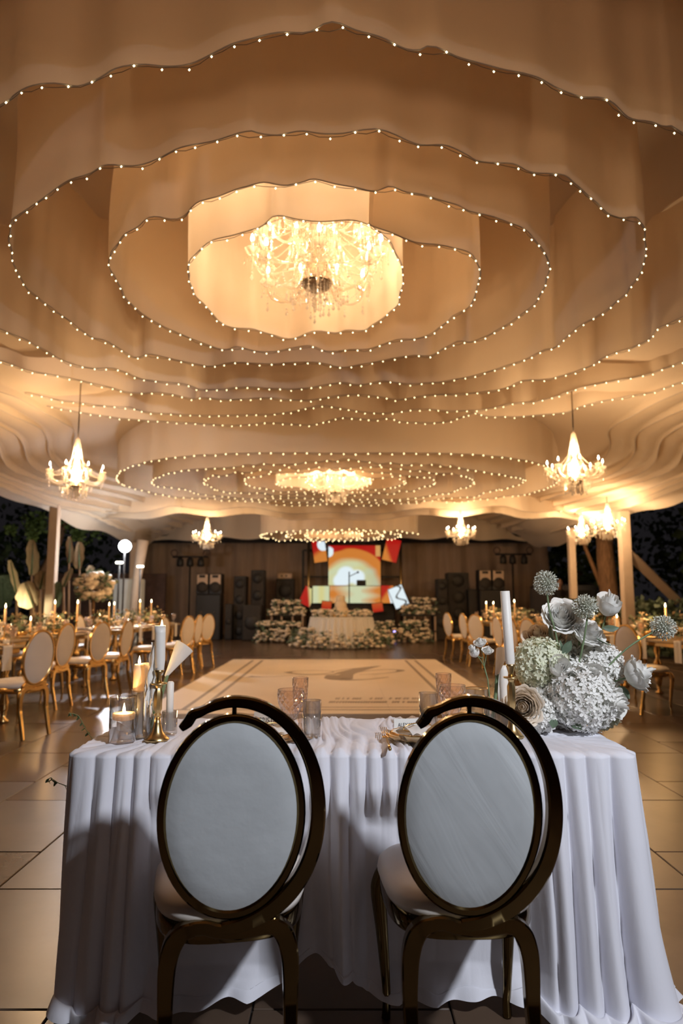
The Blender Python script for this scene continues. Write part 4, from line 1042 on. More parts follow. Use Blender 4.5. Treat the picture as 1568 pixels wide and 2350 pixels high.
def allium_mb(r, n=170, seed=0):
    rr = random.Random(seed); mb = MB()
    for i in range(n):
        z = 1 - 2 * (i + .5) / n; a = i * 2.39996; q = math.sqrt(1 - z * z); d = Vector((q * math.cos(a), q * math.sin(a), z)); L_ = r * rr.uniform(.78, 1.08)
        mb.tube([d * r * .15, d * L_ * .9], [.0005, .0006], 3, caps=False)
        m_ = Matrix.Translation(d * L_) @ align(d, rr.uniform(0, 6)); s = r * .15
        for k in range(3):
            mk = m_ @ Matrix.Rotation(k * 2.094, 4, 'Z'); mb.add([(0, 0, -s * .8), (s * .8, -s * .4, s * .3), (s * 1.1, 0, s * .8), (s * .8, s * .4, s * .3)], [(0, 1, 2), (0, 2, 3)], mk)
    return mb
def leaf_mb(L_, w_, bend=.2):
    return MB().grid(lambda u, v: ((u - .5) * w_ * math.sin(PI * min(1, v * .93 + .05)) ** .8 * 1.0, -bend * L_ * v * v + .12 * w_ * abs(u - .5) * 2, L_ * v), 5, 9)
def place_rose(parent, p, r, d, kind=0, m='petal', spin=0):
    mb = MB(); mb.join(ROSES[kind], Matrix.Translation(p) @ align(d, spin) @ Matrix.Scale(r * 2, 4) @ Matrix.Translation((0, 0, -.42)))
    o = obj('rose', mb, M[m], parent)
    return o
fa = thing('flower_arrangement', 'lush white centrepiece of hydrangeas, roses and alliums on the right end of the table', 'flowers', (.83, 2.6, TOP))
O = Vector((.83, 2.6, TOP))
def arr(px, py, d): return Wd(px, py, d) - O
SC_ = lambda d: (d * .992 - .05) / 1567.0
for (px, py, rp, d, m_, sd) in ((1242, 1525, 60, 2.60, 'petal_green', 1), (1335, 1603, 74, 2.50, 'petal', 2), (1372, 1532, 58, 2.64, 'petal', 3), (1255, 1600, 56, 2.60, 'petal', 4), (1232, 1648, 42, 2.50, 'petal', 5),
                              (1378, 1636, 44, 2.58, 'petal_green', 6), (1300, 1498, 48, 2.74, 'petal', 7), (1300, 1560, 62, 2.66, 'petal', 8), (1288, 1652, 40, 2.58, 'petal', 9), (1345, 1478, 40, 2.76, 'petal_peach', 10)):
    r_ = rp * SC_(d); p = arr(px, py, d); p.z = max(p.z, r_ * .92)
    hb = hydrangea_mb(r_, int(90 + 9000 * r_ * r_ * 4.8), sd); mb = MB(); mb.join(hb, Matrix.Translation(p)); hd = obj('hydrangea_head', mb, M[m_], fa)
    obj('flower_core', MB().ball(p, r_ * .74, 12, 8), M['allium'], hd)
for (px, py, rp, d, dr, k, m_, st) in (
        (1290, 1412, 38, 2.60, (-.1, -.75, .5), 0, 'petal', (1288, 1500)), (1398, 1385, 31, 2.62, (.1, -.45, .9), 3, 'petal', (1372, 1480)), (1354, 1450, 33, 2.58, (.25, -.6, .6), 1, 'petal', (1335, 1500)),
        (1285, 1530, 27, 2.50, (0, -.8, .5), 3, 'petal', None), (1358, 1556, 33, 2.46, (0, -.9, .4), 3, 'petal', None), (1412, 1612, 36, 2.48, (.6, -.8, -.1), 3, 'petal', (1385, 1590)),
        (1470, 1545, 36, 2.52, (.85, -.35, .35), 1, 'petal', (1405, 1565)), (1200, 1622, 40, 2.44, (-.3, -.95, .15), 2, 'petal_peach', None), (1236, 1458, 32, 2.70, (-.3, -.5, .7), 0, 'petal_peach', None),
        (1276, 1466, 30, 2.68, (.1, -.6, .7), 2, 'petal_peach', None), (1378, 1505, 26, 2.60, (.2, -.6, .7), 3, 'petal', None)):
    p = arr(px, py, d); ro = place_rose(fa, p, rp * SC_(d) * 1.12, dr, k, m_, px)
    if st:
        e = arr(st[0], st[1], d + .06); dv = Vector(dr).normalized(); obj('stem', MB().tube(catmull([p - dv * rp * SC_(d) * .5, p - dv * rp * SC_(d) * 1.1, e], 6), .0028, 6), M['stem'], ro)
        sp = MB()
        for k2 in range(5): sp.join(leaf_mb(.03, .010, .3), Matrix.Translation(p - dv * rp * SC_(d) * .62) @ align(dv, k2 * 1.256) @ Matrix.Rotation(R(55), 4, 'X'))
        obj('sepals', sp, M['stem'], ro)
for (px, py, rp, d, stm) in ((1253, 1338, 27, 2.58, [(1256, 1362), (1262, 1405), (1275, 1450), (1285, 1505)]), (1343, 1392, 27, 2.52, [(1348, 1415), (1342, 1460), (1332, 1510), (1318, 1560)]),
                        (1326, 1440, 24, 2.66, [(1330, 1460), (1328, 1500), (1322, 1555)]), (1522, 1440, 27, 2.55, [(1502, 1449), (1450, 1480), (1410, 1515), (1383, 1548)])):
    p = arr(px, py, d); mb = MB(); mb.join(allium_mb(rp * SC_(d), 190, px), Matrix.Translation(p)); al = obj('allium', mb, M['allium'], fa); obj('core', MB().ball(p, rp * SC_(d) * .5, 10, 7), M['allium_core'], al)
    obj('stem', MB().tube(catmull([p] + [arr(a_, b_, d) for a_, b_ in stm], 5), .0034, 7), M['stem'], al)
for k, (px, py, dr) in enumerate(((1283, 1470, (.3, -.2, -1)), (1265, 1435, (-.1, -.3, -1)), (1292, 1500, (.5, -.3, .8)), (1370, 1463, (.6, -.2, -.5)), (1385, 1440, (.9, 0, -.1)), (1420, 1575, (.5, -.2, -.6)), (1270, 1650, (-.3, -1, -.3)), (1310, 1655, (.3, -1, -.25)))):
    mb = MB(); mb.join(leaf_mb(.055, .032), Matrix.Translation(arr(px, py, 2.55 if k < 6 else 2.46)) @ align(dr, k)); obj('leaf', mb, M['leaf'], fa)
obj('bowl', MB().lathe([(.05, 0), (.07, .01), (.085, .05), (.08, .055), (.001, .055)], 24), M['chrome'], fa)
# right calla + spray rose
fl = thing('calla_lily', 'cream calla lily bud leaning beside the very tall white taper', 'flower', (0, 0, 0))
th = Wd(1140, 1550, V4.y + .01); tp = Wd(1152, 1500, V4.y + .01)
calla(fl, Vector((V4.x + .003, V4.y + .006, TOP + .014)), th, tp - th, (tp - th).length * .9, .026, 'petal_peach')
fl = thing('spray_rose', 'thin branching spray of small white rosebuds in the right ribbed vase', 'flower', (0, 0, 0))
b0 = Vector((V4.x - .008, V4.y, TOP + .014)); j0 = Wd(1120, 1560, V4.y); j1 = Wd(1112, 1530, V4.y)
obj('stem', MB().tube([b0, Wd(1124, 1600, V4.y), j0, j1], .0022, 6), M['stem'], fl)
for k, (px, py, rp) in enumerate(((1102, 1476, 13), (1090, 1500, 13), (1119, 1494, 12), (1084, 1488, 9))):
    p = Wd(px, py, V4.y); mb = MB(); mb.join(ROSES[3 if k % 2 else 0], Matrix.Translation(p) @ align((random.uniform(-.4, .4), -.4, .8)) @ Matrix.Scale(rp * SC_(V4.y) * 2.2, 4) @ Matrix.Translation((0, 0, -.3)))
    rb = obj('rosebud', mb, M['petal'], fl); obj('stem', MB().tube(catmull([p, (p + j1) / 2 + Vector((0, 0, .005)), j1 if k < 3 else Wd(1108, 1510, V4.y)], 4), .0014, 5), M['stem'], rb)
for k, (px, py) in enumerate(((1125, 1580), (1116, 1548))):
    mb = MB(); mb.join(leaf_mb(.03, .006), Matrix.Translation(Wd(px, py, V4.y)) @ align(((-1) ** k * .5, 0, 1))); obj('leaf', mb, M['stem'], fl)

# ---- drinking glasses
def goblet(loc, label, r, bowl_h, stem_h, group=None, tall=False):
    t = thing('cut_glass_goblet', label, 'glass', loc, 0, group); n = 28
    rings = 9; vs = []; fs = []
    for j in range(rings + 1):
        v = j / rings; rad = r * ((.35 + .65 * math.sin(min(1, v * 1.25) * PI / 2)) if not tall else (.75 + .25 * v))
        for k in range(n):
            bmp = 1 + (.045 if (j + k) % 2 else -.03) * (1 if j < rings else 0); a = 2 * PI * k / n; vs.append((rad * bmp * math.cos(a), rad * bmp * math.sin(a), stem_h + bowl_h * v))
    for j in range(rings):
        for k in range(n):
            k2 = (k + 1) % n; a, b, c, d = j * n + k, j * n + k2, (j + 1) * n + k2, (j + 1) * n + k
            fs += [(a, b, c), (a, c, d)] if (j + k) % 2 else [(a, b, d), (b, c, d)]
    fs.append(tuple(range(n - 1, -1, -1))); mb = MB(); mb.add(vs, fs); obj('bowl', mb, M['roseglass'], t, smooth=False)
    obj('rim', MB().tube([(r * math.cos(a), r * math.sin(a), stem_h + bowl_h + .001) for a in np.linspace(0, 2 * PI, 29)[:-1]], .0012, 5, closed=True), M['roseglass'], t)
    if stem_h > .02:
        obj('stem', MB().lathe([(r * .4, stem_h), (.007, stem_h - .008), (.011, stem_h * .7), (.006, stem_h * .5), (.009, stem_h * .25), (.012, .006)], 10), M['roseglass'], t, smooth=False)
        obj('foot', MB().lathe([(r * .80, 0), (r * .82, .003), (.012, .009)], 22), M['roseglass'], t)
    return t
def tumbler(loc, label, r, h, rim=None):
    t = thing('glass_tumbler', label, 'glass', loc); obj('glass', MB().lathe([(r * .9, 0), (r * .92, .003), (r, h), (r - .0016, h), (r * .9 - .002, .010), (.001, .010)], 30), M['glass'], t)
    obj('rim', MB().tube([((r - .0008) * math.cos(a), (r - .0008) * math.sin(a), h) for a in np.linspace(0, 2 * PI, 29)[:-1]], .0012, 5, closed=True), M[rim or 'glass'], t, label='gold rim' if rim else None)
    return t
def at_table(px, pyb): p = Wz(px, pyb, TOP); return p
G1 = at_table(667, 1700); zt = Wd(667, 1583, G1.y).z
goblet((G1.x, G1.y, TOP), 'wide amber cut-glass goblet beside the left place card', 30 * SC_(G1.y), (zt - TOP) * .58, (zt - TOP) * .42)
G2 = at_table(688, 1686); zt = Wd(686, 1557, G2.y).z
goblet((G2.x, G2.y + .015, TOP), 'taller narrow amber cut-glass flute behind the left goblet', 18.5 * SC_(G2.y), (zt - TOP) * .6, (zt - TOP) * .4, tall=True)
G3 = at_table(716, 1692); zt = Wd(716, 1607, G3.y).z
tumbler((G3.x, G3.y, TOP), 'plain clear straight tumbler near the middle of the table', 21.5 * SC_(G3.y), zt - TOP)
G4 = at_table(984, 1672); zt = Wd(984, 1590, G4.y).z
tumbler((G4.x, G4.y, TOP), 'plain clear tumbler left of the right-hand goblets', 22 * SC_(G4.y), zt - TOP)
G5 = at_table(1022, 1672); zt = Wd(1022, 1548, G5.y).z
goblet((G5.x, G5.y + .02, TOP), 'taller narrow amber cut-glass flute behind the right goblet', 18 * SC_(G5.y), (zt - TOP) * .6, (zt - TOP) * .4, tall=True)
G6 = at_table(1040, 1690); zt = Wd(1040, 1572, G6.y).z
goblet((G6.x, G6.y - .01, TOP), 'wide amber cut-glass goblet behind the right chair ring', 29 * SC_(G6.y), (zt - TOP) * .58, (zt - TOP) * .42)
G7 = at_table(1098, 1672); zt = Wd(1098, 1580, G7.y).z
tumbler((G7.x, G7.y + .01, TOP), 'wide clear tumbler with a gold rim left of the right bud vase', 27 * SC_(G7.y), zt - TOP, 'gold2')

# ---- place settings
def plate(loc, label, r=.105):
    t = thing('charger_plate', label, 'plate', loc); n = 48
    def f(u, v):
        a = 2 * PI * u; rr = r * (.5 + .5 * v) * (1 + .025 * math.sin(a * 16) * v); return (rr * math.cos(a), rr * math.sin(a), .003 + .012 * v * v + .0025 * math.sin(a * 16) * v)
    mb = MB().grid(f, n * 2, 8, True); mb.lathe([(.001, .003), (r * .5, .003)], n, caps=False); mb.lathe([(r * .45, 0), (r * .45, .003)], n, caps=False)
    obj('charger', mb, M['brass'], t)
    def f2(u, v):
        a = 2 * PI * u; rr = r * .8 * (.5 + .5 * v) * (1 + .03 * math.sin(a * 12) * v); return (rr * math.cos(a), rr * math.sin(a), .017 + .010 * v * v)
    mb = MB().grid(f2, n * 2, 8, True); mb.lathe([(.001, .017), (r * .4, .017)], n, caps=False)
    obj('dinner_plate', mb, M['porcelain'], t)
    obj('rim_gilding', MB().tube([(r * .8 * (1 + .03 * math.sin(a * 12)) * math.cos(a), r * .8 * (1 + .03 * math.sin(a * 12)) * math.sin(a), .0275) for a in np.linspace(0, 2 * PI, 97)[:-1]], .0013, 5, closed=True), M['gold2'], t)
    return t
PL1 = Vector((Wz(632, 1700, TOP).x - .02, 2.335, TOP + .003)); PL2 = Vector((Wz(960, 1700, TOP).x - .002, 2.335, TOP + .003))
plate(PL1, 'scalloped ivory and gold plate stack behind the left chair'); plate(PL2, 'scalloped ivory and gold plate stack behind the right chair')
for P_, s in ((PL1, 'left'), (PL2, 'right')):
    t = thing('napkin', 'folded ivory napkin resting on the %s plate stack' % s, 'napkin', (P_.x, P_.y, P_.z + .028), rz=.4)
    obj('fold', MB().grid(lambda u, v: (-.05 + .10 * u, -.06 + .12 * v, .012 * math.sin(PI * v) + .006 * math.sin(u * 11 + v * 4)), 24, 16), M['cotton'], t)
    obj('tie', MB().tube([(.052 * math.cos(a), .0, .012 + .014 * math.sin(a)) for a in np.linspace(0, 2 * PI, 25)[:-1]], .002, 5, closed=True), M['gold2'], t)
def text_mesh(body, size, m, extr=.0004):
    c = D.curves.new('lettering', 'FONT'); c.body = body; c.size = size; c.extrude = extr; c.align_x = 'LEFT'; o = D.objects.new('tmp', c)
    COL.objects.link(o); bpy.context.view_layer.update(); me = D.meshes.new_from_object(o.evaluated_get(bpy.context.evaluated_depsgraph_get())); D.objects.remove(o)
    me.materials.clear(); me.materials.append(M[m]); me.name = 'lettering'; return me
def card(px0, py0, px1, d, h, rz, label, body, sub=None):
    A = Wd(px0, py0, d); w_ = (Wd(px1, py0, d).x - A.x); z0 = A.z - h
    t = thing('place_card', label, 'card', (A.x, d, z0), rot=(R(-8), 0, rz))
    obj('paper', MB().box((w_ / 2, 0, h / 2), (w_, .0012, h)), M['card'], t, smooth=False)
    lm = text_mesh(body, h * .42, 'cardink'); o = obj('lettering', lm, parent=t, loc=(w_ * .13, -.0012, h * .40), rot=(R(90), 0, 0)); o.scale = (.78, 1, 1)
    if sub:
        lm = text_mesh(sub, h * .28, 'cardink'); o = obj('lettering', lm, parent=t, loc=(w_ * .52, -.0012, h * .16), rot=(R(90), 0, 0)); 
        o.data.transform(Matrix.Shear('XY', 4, (.35, 0)) if False else Matrix(((1, .35, 0, 0), (0, 1, 0, 0), (0, 0, 1, 0), (0, 0, 0, 1))))
card(583, 1634, 652, 2.455, .062, R(2), 'white place card with black capitals standing behind the left chair', 'CRISTIAN', 'Papa')
card(905, 1650, 972, 2.46, .046, R(6), 'white place card with black capitals tilted behind the right chair', 'ALEXAN')
def fork(px, pyt, pyb, label):
    A = Wz(px, pyt, TOP + .016); B = Wz(px, pyb, TOP + .016); t = thing('fork', label, 'fork', (A.x, (A.y + B.y) / 2, TOP + .012)); L_ = (A.y - B.y); 
    for k in range(4): obj('tine', MB().tube([(-.0095 + k * .0063, .008, .004), (-.0095 + k * .0063, L_ * .5, .007)], .0014, 5), M['gold2'], t)
    obj('head', MB().box((0, 0, .003), (.024, .03, .003), None, .001), M['gold2'], t, smooth=False)
    obj('handle', MB().tube([(0, -.014, .003), (0, -L_ * .5, .006), (0, -L_ * .62, .002)], [.003, .0035, .006], 6), M['gold2'], t)
fork(880, 1671, 1712, 'small gold dessert fork lying left of the right-hand plates')
# ---- trailing sprigs at the left end
def sprig(label, pts, n, ls, seed):
    t = thing('leafy_sprig', label, 'greenery'); rr = random.Random(seed); P = catmull(pts, 8)
    obj('stem', MB().tube(P, .0013, 5), M['stem'], t)
    for k in range(n):
        p = P[int((k + .6) / n * (len(P) - 1))]; mb = MB(); mb.join(leaf_mb(ls, ls * .5), Matrix.Translation(p) @ align(((-1) ** k * .7, rr.uniform(-.4, .2), -.8), k)); obj('leaf', mb, M['leaf_dark'], t)
sprig('dark leafy sprig hanging off the back left of the table beside the floating candle', [Wd(158, 1636, 2.66), Wd(180, 1643, 2.66), Wd(195, 1670, 2.6), Wd(214, 1700, 2.5)], 14, .016, 1)
sprig('short leafy sprig poking out beside the left side of the tablecloth', [Wd(108, 1790, 2.45), Wd(118, 1785, 2.42), Wd(130, 1795, 2.38), Wd(176, 1812, 2.36)], 8, .018, 2)

# ================================================================ CHANDELIERS
def bead_line(mb, pts, r, step):
    B, _ = resample(pts, step)
    for q in B: mb.octa(q, r)
def drop_crystal(mb, p, s): mb.octa((p[0], p[1], p[2] + s * .9), s * .35); mb.add([(p[0] + s * .45 * math.cos(a), p[1] + s * .3 * math.sin(a), p[2] - s * .55) for a in np.linspace(0, 2 * PI, 7)[:-1]] + [(p[0], p[1], p[2] + s * .7), (p[0], p[1], p[2] - s * 1.1)], [(k, (k + 1) % 6, 6) for k in range(6)] + [((k + 1) % 6, k, 7) for k in range(6)])
def sagline(a, b, sag, n=9): a, b = Vector(a), Vector(b); return [a.lerp(b, i / n) - Vector((0, 0, sag * 4 * (i / n) * (1 - i / n))) for i in range(n + 1)]
def make_chandelier(label, tiers, Rm, H, loc, group, chain_to, light, big=False):
    """tiers: list of (number of arms, radius, height of cup)"""
    t = thing('chandelier', label, 'chandelier', loc, 0, group)
    s = Rm / .5
    obj('chain', MB().tube([(0, 0, H * .62), (0, 0, chain_to - loc[2])], .012 * s, 6), M['chrome'], t)
    obj('column', MB().lathe([(.02 * s, -.22 * s), (.07 * s, -.17 * s), (.04 * s, -.12 * s), (.09 * s, -.05 * s), (.05 * s, 0), (.03 * s, .08 * s), (.06 * s, .14 * s), (.025 * s, .22 * s), (.045 * s, .34 * s), (.02 * s, .45 * s), (.03 * s, H * .62)], 14, ribs=1, ribamp=.05), M['crystal'], t, smooth=False)
    obj('bowl', MB().lathe([(.001, -.27 * s), (.05 * s, -.265 * s), (.10 * s, -.235 * s), (.115 * s, -.205 * s), (.07 * s, -.20 * s)], 22), M['crystal'], t, smooth=False)
    obj('bowl_rim', MB().lathe([(.112 * s, -.212 * s), (.122 * s, -.205 * s), (.118 * s, -.185 * s), (.09 * s, -.175 * s), (.02 * s, -.17 * s)], 22), M['chrome'], t)
    proto = None
    for ti, (n, rad, zc) in enumerate(tiers):
        pts = catmull([(.05 * s, 0, -.05 * s + .10 * s * ti), (rad * .35, 0, zc - .13 * s), (rad * .68, 0, zc - .17 * s), (rad * .93, 0, zc - .11 * s), (rad, 0, zc - .02 * s)], 5)
        arm = MB().tube(pts, [.011 * s] * len(pts), 7, mtx=None)
        up = catmull([(rad * .45, 0, zc - .14 * s), (rad * .40, 0, zc + .03 * s), (rad * .28, 0, zc + .09 * s), (rad * .20, 0, zc + .01 * s)], 4); arm.tube(up, .007 * s, 6)
        am = arm.mesh('arm', M['crystal'])
        cup = MB().lathe([(.010 * s, -.02 * s), (.03 * s, -.015 * s), (.052 * s, .012 * s), (.060 * s, .03 * s), (.054 * s, .028 * s), (.02 * s, .0)], 14, (rad, 0, zc), ribs=1, ribamp=.07).mesh('drip_cup', M['crystal'], False)
        tube = MB().lathe([(.011 * s, 0), (.0115 * s, .09 * s), (.008 * s, .095 * s)], 9, (rad, 0, zc)).mesh('candle_tube', M['wax'])
        bulb = MB().lathe([(.006 * s, .094 * s), (.0135 * s, .108 * s), (.0150 * s, .122 * s), (.009 * s, .145 * s), (.001, .165 * s)], 10, (rad, 0, zc)).mesh('bulb', M['bulb'])
        cb = MB()
        for k in range(8):
            a = k * PI / 4; q = (rad + .057 * s * math.cos(a), .057 * s * math.sin(a), zc + .015 * s); bead_line(cb, [q, (q[0], q[1], q[2] - .06 * s)], .0055 * s, .014 * s)
            if k % 2 == 0: drop_crystal(cb, (q[0], q[1], q[2] - .095 * s), .022 * s)
        drop_crystal(cb, (rad, 0, zc - .19 * s), .034 * s); bead_line(cb, [(rad, 0, zc - .03 * s), (rad, 0, zc - .15 * s)], .005 * s, .016 * s)
        drop_crystal(cb, (rad * .6, 0, zc - .26 * s), .03 * s)
        cbm = cb.mesh('crystals', M['beads'], False)
        bs = MB()
        a1 = 2 * PI / n
        bead_line(bs, sagline((rad, 0, zc), (rad * math.cos(a1), rad * math.sin(a1), zc), .09 * s), .0065 * s, .016 * s)
        bead_line(bs, sagline((rad * .95, 0, zc - .02), (.05 * s, 0, .36 * s), .07 * s), .0065 * s, .016 * s)
        bead_line(bs, sagline((rad * .55, 0, zc - .16 * s), (.1 * s, 0, -.2 * s), .08 * s), .006 * s, .018 * s)
        bsm = bs.mesh('bead_strand', M['beads'], False)
        for k in range(n):
            rot = (0, 0, a1 * k + .3 * ti)
            o = obj('arm', am, parent=t, rot=rot)
            for nm, me in (('drip_cup', cup), ('candle_tube', tube), ('bulb', bulb), ('crystals', cbm), ('bead_strand', bsm)): obj(nm, me, parent=o, kind='stuff' if nm in ('crystals', 'bead_strand') else None)
    low = MB(); rr = random.Random(3)
    for k in range(34 if big else 44):
        a = rr.uniform(0, 2 * PI); q = rr.uniform(.02, .24) * s; z = -.24 * s - rr.uniform(.02, .12) * s; bead_line(low, [(q * math.cos(a), q * math.sin(a), z + .10 * s), (q * math.cos(a), q * math.sin(a), z)], (.0055 if big else .008) * s, .014 * s); drop_crystal(low, (q * math.cos(a), q * math.sin(a), z - .035 * s), (.03 if big else .04) * s)
    obj('hanging_crystals', low, M['beads'], t, smooth=False, kind='stuff')
    up = MB()
    for k in range(8):
        a = k * PI / 4; bead_line(up, sagline((.035 * s * math.cos(a), .035 * s * math.sin(a), H * .60), (.13 * s * math.cos(a), .13 * s * math.sin(a), .14 * s), .02 * s), .007 * s, .016 * s)
    obj('crown_strands', up, M['beads'], t, smooth=False, kind='stuff')
    if big:
        for k in range(5):
            a = .3 + k * 2 * PI / 5; q = tiers[0][1] * .86
            lamp('bulb_glow', 'POINT', (q * math.cos(a), q * math.sin(a), .24 * s), light / 5, WARM, .03, parent=t)
    else:
        lamp('bulb_glow', 'POINT', (0, 0, .06 * s), light * .5, WARM, .04, parent=t)
        lamp('bulb_glow', 'POINT', (0, 0, .40 * s), light * .5, WARM, .04, parent=t)
    KIDS.clear(); return t
def chandelier_copy(src, loc, rz, label, group=None, scale=None): return dup(src, loc, rz, label, group, scale)
c1 = Wd(727, 600, 5.0)
make_chandelier('largest crystal chandelier, hanging inside the nearest drape spiral', [(10, .50, .05), (7, .36, .33), (6, .44, -.12)], .5, 1.0, (c1.x, 5.0, c1.z + .02), None, roofz(0, 5), 48, True)
c2 = Wd(770, 1108, 11.6)
make_chandelier('middle crystal chandelier glowing inside the second drape spiral', [(10, .47, .05), (7, .32, .26)], .42, .9, (c2.x, 11.6, c2.z), None, roofz(0, 11.6), 90, True)
c3 = Wd(785, 1208, 18.3)
make_chandelier('farthest centre crystal chandelier, hanging just above the stage screen', [(8, .36, .03)], .36, .8, (c3.x, 18.3, c3.z - .02), None, roofz(0, 18.3), 90)
s0 = Wd(175, 1092, 7.9)
sm = make_chandelier('small crystal chandelier on the near left above the guest tables', [(8, .31, .02)], .33, .72, (s0.x, 7.9, s0.z), 'small side chandeliers', 3.86, 115)
for (px, py, d, lab, f) in ((1320, 1080, 7.8, 'small crystal chandelier on the near right above the flowers', 1.0), (475, 1232, 15.5, 'small crystal chandelier far left beside the stage', 1.0), (1058, 1222, 14.9, 'small crystal chandelier far right of the stage, left of the pair', 1.0),
                       (1396, 1206, 13.2, 'right one of the two overlapping small chandeliers by the thick post', 1.0), (1336, 1222, 15.2, 'left one of the two overlapping small chandeliers, behind the slim post', 1.0)):
    p = Wd(px, py, d); q = chandelier_copy(sm, (p.x, d, p.z), px * .01, lab, scale=f)
    for c in kids(q):
        if c.name.startswith('chain'):
            h = max(.5, (3.2 if abs(p.x) > 4.5 else 3.86) - p.z); c.data = MB().tube([(0, 0, .40), (0, 0, h)], .008, 6).mesh('chain', M['chrome'])

# ================================================================ GUEST TABLES AND CHAIRS
gc = make_chair('guest_chair', 'placeholder', False, 36, 'gold2', 'gold guest chairs', 'cream_seat')
first = [True]
def put_chair(x, y, facing_deg, label, group):
    """facing_deg: 0 faces +y, positive turns left"""
    rz = R(facing_deg)
    # chair origin is the back; centre offset
    loc = (x, y, .002)
    if first[0]:
        gc.location = loc; gc.rotation_euler = (0, 0, rz); gc['label'] = label; gc['group'] = group; first[0] = False; return gc
    return dup(gc, loc, rz, label, group)
def guest_table(cx, cy, L_, W_, rz, label):
    t = thing('guest_table', label, 'table', (cx, cy, 0), rz, 'long guest tables')
    obj('table_top', MB().box((0, 0, .74), (W_, L_, .03), None, .008), M['table_top'], t, smooth=False)
    obj('apron', MB().box((0, 0, .70), (W_ - .1, L_ - .1, .05), None, .006), M['gold2'], t, smooth=False)
    for sx in (-1, 1):
        for sy in (-1, 1):
            obj('leg', MB().lathe([(.05, 0), (.055, .02), (.02, .05), (.035, .12), (.05, .2), (.02, .3), (.055, .36), (.055, .40), (.02, .46), (.045, .55), (.03, .66), (.05, .70)], 14, (sx * (W_ / 2 - .12), sy * (L_ / 2 - .15), 0)), M['gold2'], t)
    return t
def foliage_fn(hx_, hy_, z0, z1): return lambda r: (r.gauss(0, hx_), r.gauss(0, hy_), z0 + (z1 - z0) * r.random() ** 1.5)
def guest_setting(cx, cy, L_, W_, rz, side, tn, seed, dens=1.0, glow=9):
    rm = Matrix.Translation((cx, cy, .756)) @ Matrix.Rotation(rz, 4, 'Z'); rr = random.Random(seed)
    nflow = max(2, int(L_ / .75))
    for k in range(nflow):
        y = (k + .5) / nflow * L_ - L_ / 2; p = rm @ Vector((0, y, 0))
        t = thing('flower_centrepiece', '%s low centrepiece of pale roses and leaves from the camera on the %s' % (ORD[k], tn), 'flowers', p, rz)
        obj('foliage', leaf_cluster(150, foliage_fn(.10, .14, .06, .26), .03, .07, seed + k), M['leaf'], t, kind='stuff')
        obj('dry_foliage', leaf_cluster(60, foliage_fn(.11, .14, .07, .30), .03, .06, seed + k + 50), M['leaf_pale'], t, kind='stuff')
        obj('blossoms', blossom_cluster(16, foliage_fn(.09, .15, .05, .22), .028, .05, seed + k + 9), M['petal_peach'], t, kind='stuff')
        obj('bowl', MB().lathe([(.05, 0), (.08, .02), (.09, .06), (.001, .06)], 14), M['gold2'], t)
    nc = max(2, int(L_ / .5))
    for k in range(nc):
        y = (k + .3) / nc * L_ - L_ / 2 + rr.uniform(-.05, .05); x = rr.choice((-.2, .2, .24, -.24)); h = rr.choice((.10, .18, .26, .30)); p = rm @ Vector((x, y, 0))
        t = thing('taper_candle', '%s lit ivory candle from the camera on the %s' % (ORD[k], tn), 'candle', p)
        obj('holder', MB().lathe([(.035, 0), (.03, .01), (.008, .02), (.008, h * .5), (.018, h * .5 + .01), (.018, h * .5 + .02), (.001, h * .5 + .02)], 12), M['gold2'], t)
        obj('wax', MB().lathe([(.012, h * .5 + .02), (.012, h + .10), (.001, h + .10)], 10), M['waxwarm'], t)
        obj('flame', MB().lathe([(.001, h + .10), (.008, h + .112), (.009, h + .122), (.001, h + .155)], 8), M['flame'], t)
    ns = max(2, int(L_ / .55))
    for k in range(ns):
        y = (k + .5) / ns * L_ - L_ / 2
        for sx in (-1, 1):
            w_ = 'aisle side' if sx * (1 if side == 'left' else -1) > 0 else 'outer side'
            p = rm @ Vector((sx * (W_ / 2 - .15), y, 0))
            t = thing('dinner_plate', '%s plate on the %s of the %s' % (ORD[k], w_, tn), 'plate', p)
            obj('plate', MB().lathe([(.06, 0), (.12, .012), (.125, .016), (.07, .006), (.001, .006)], 20), M['porcelain'], t); obj('gilt_edge', MB().tube([(.125 * math.cos(a), .125 * math.sin(a), .016) for a in np.linspace(0, 2 * PI, 21)[:-1]], .003, 4, closed=True), M['gold2'], t)
            p2 = rm @ Vector((sx * (W_ / 2 - .11), y + .19, 0))
            g_ = thing('wine_glass', '%s stemmed glass on the %s of the %s' % (ORD[k], w_, tn), 'glass', p2)
            obj('bowl', MB().lathe([(.01, .07), (.035, .10), (.04, .15), (.036, .18), (.034, .18), (.038, .15), (.001, .09)], 14), M['roseglass'], g_)
            obj('stem', MB().lathe([(.032, 0), (.03, .004), (.005, .01), (.005, .065), (.012, .075)], 10), M['roseglass'], g_)
            if sx * (1 if side == 'left' else -1) > 0:
                p3 = rm @ Vector((sx * (W_ / 2 + .004), y, -.012))
                nk = obj('napkin', MB().grid(lambda u, v, sx=sx: (sx * (.006 + .006 * math.sin(u * 12)) - sx * .10 * max(0, (v - .85) / .15) if True else 0, (u - .5) * .13, -.22 + .24 * min(1, v / .85)), 10, 14), M['cotton'], loc=p3, rot=(0, 0, rz))
                tag(nk, '%s hanging ivory napkin over the aisle edge of the %s' % (ORD[k], tn), 'napkin')
    for f in (-.28, .28):
        q = rm @ Vector((0, f * L_, .42)); lamp('candle_light', 'POINT', q, glow, (1, .56, .22), .1)
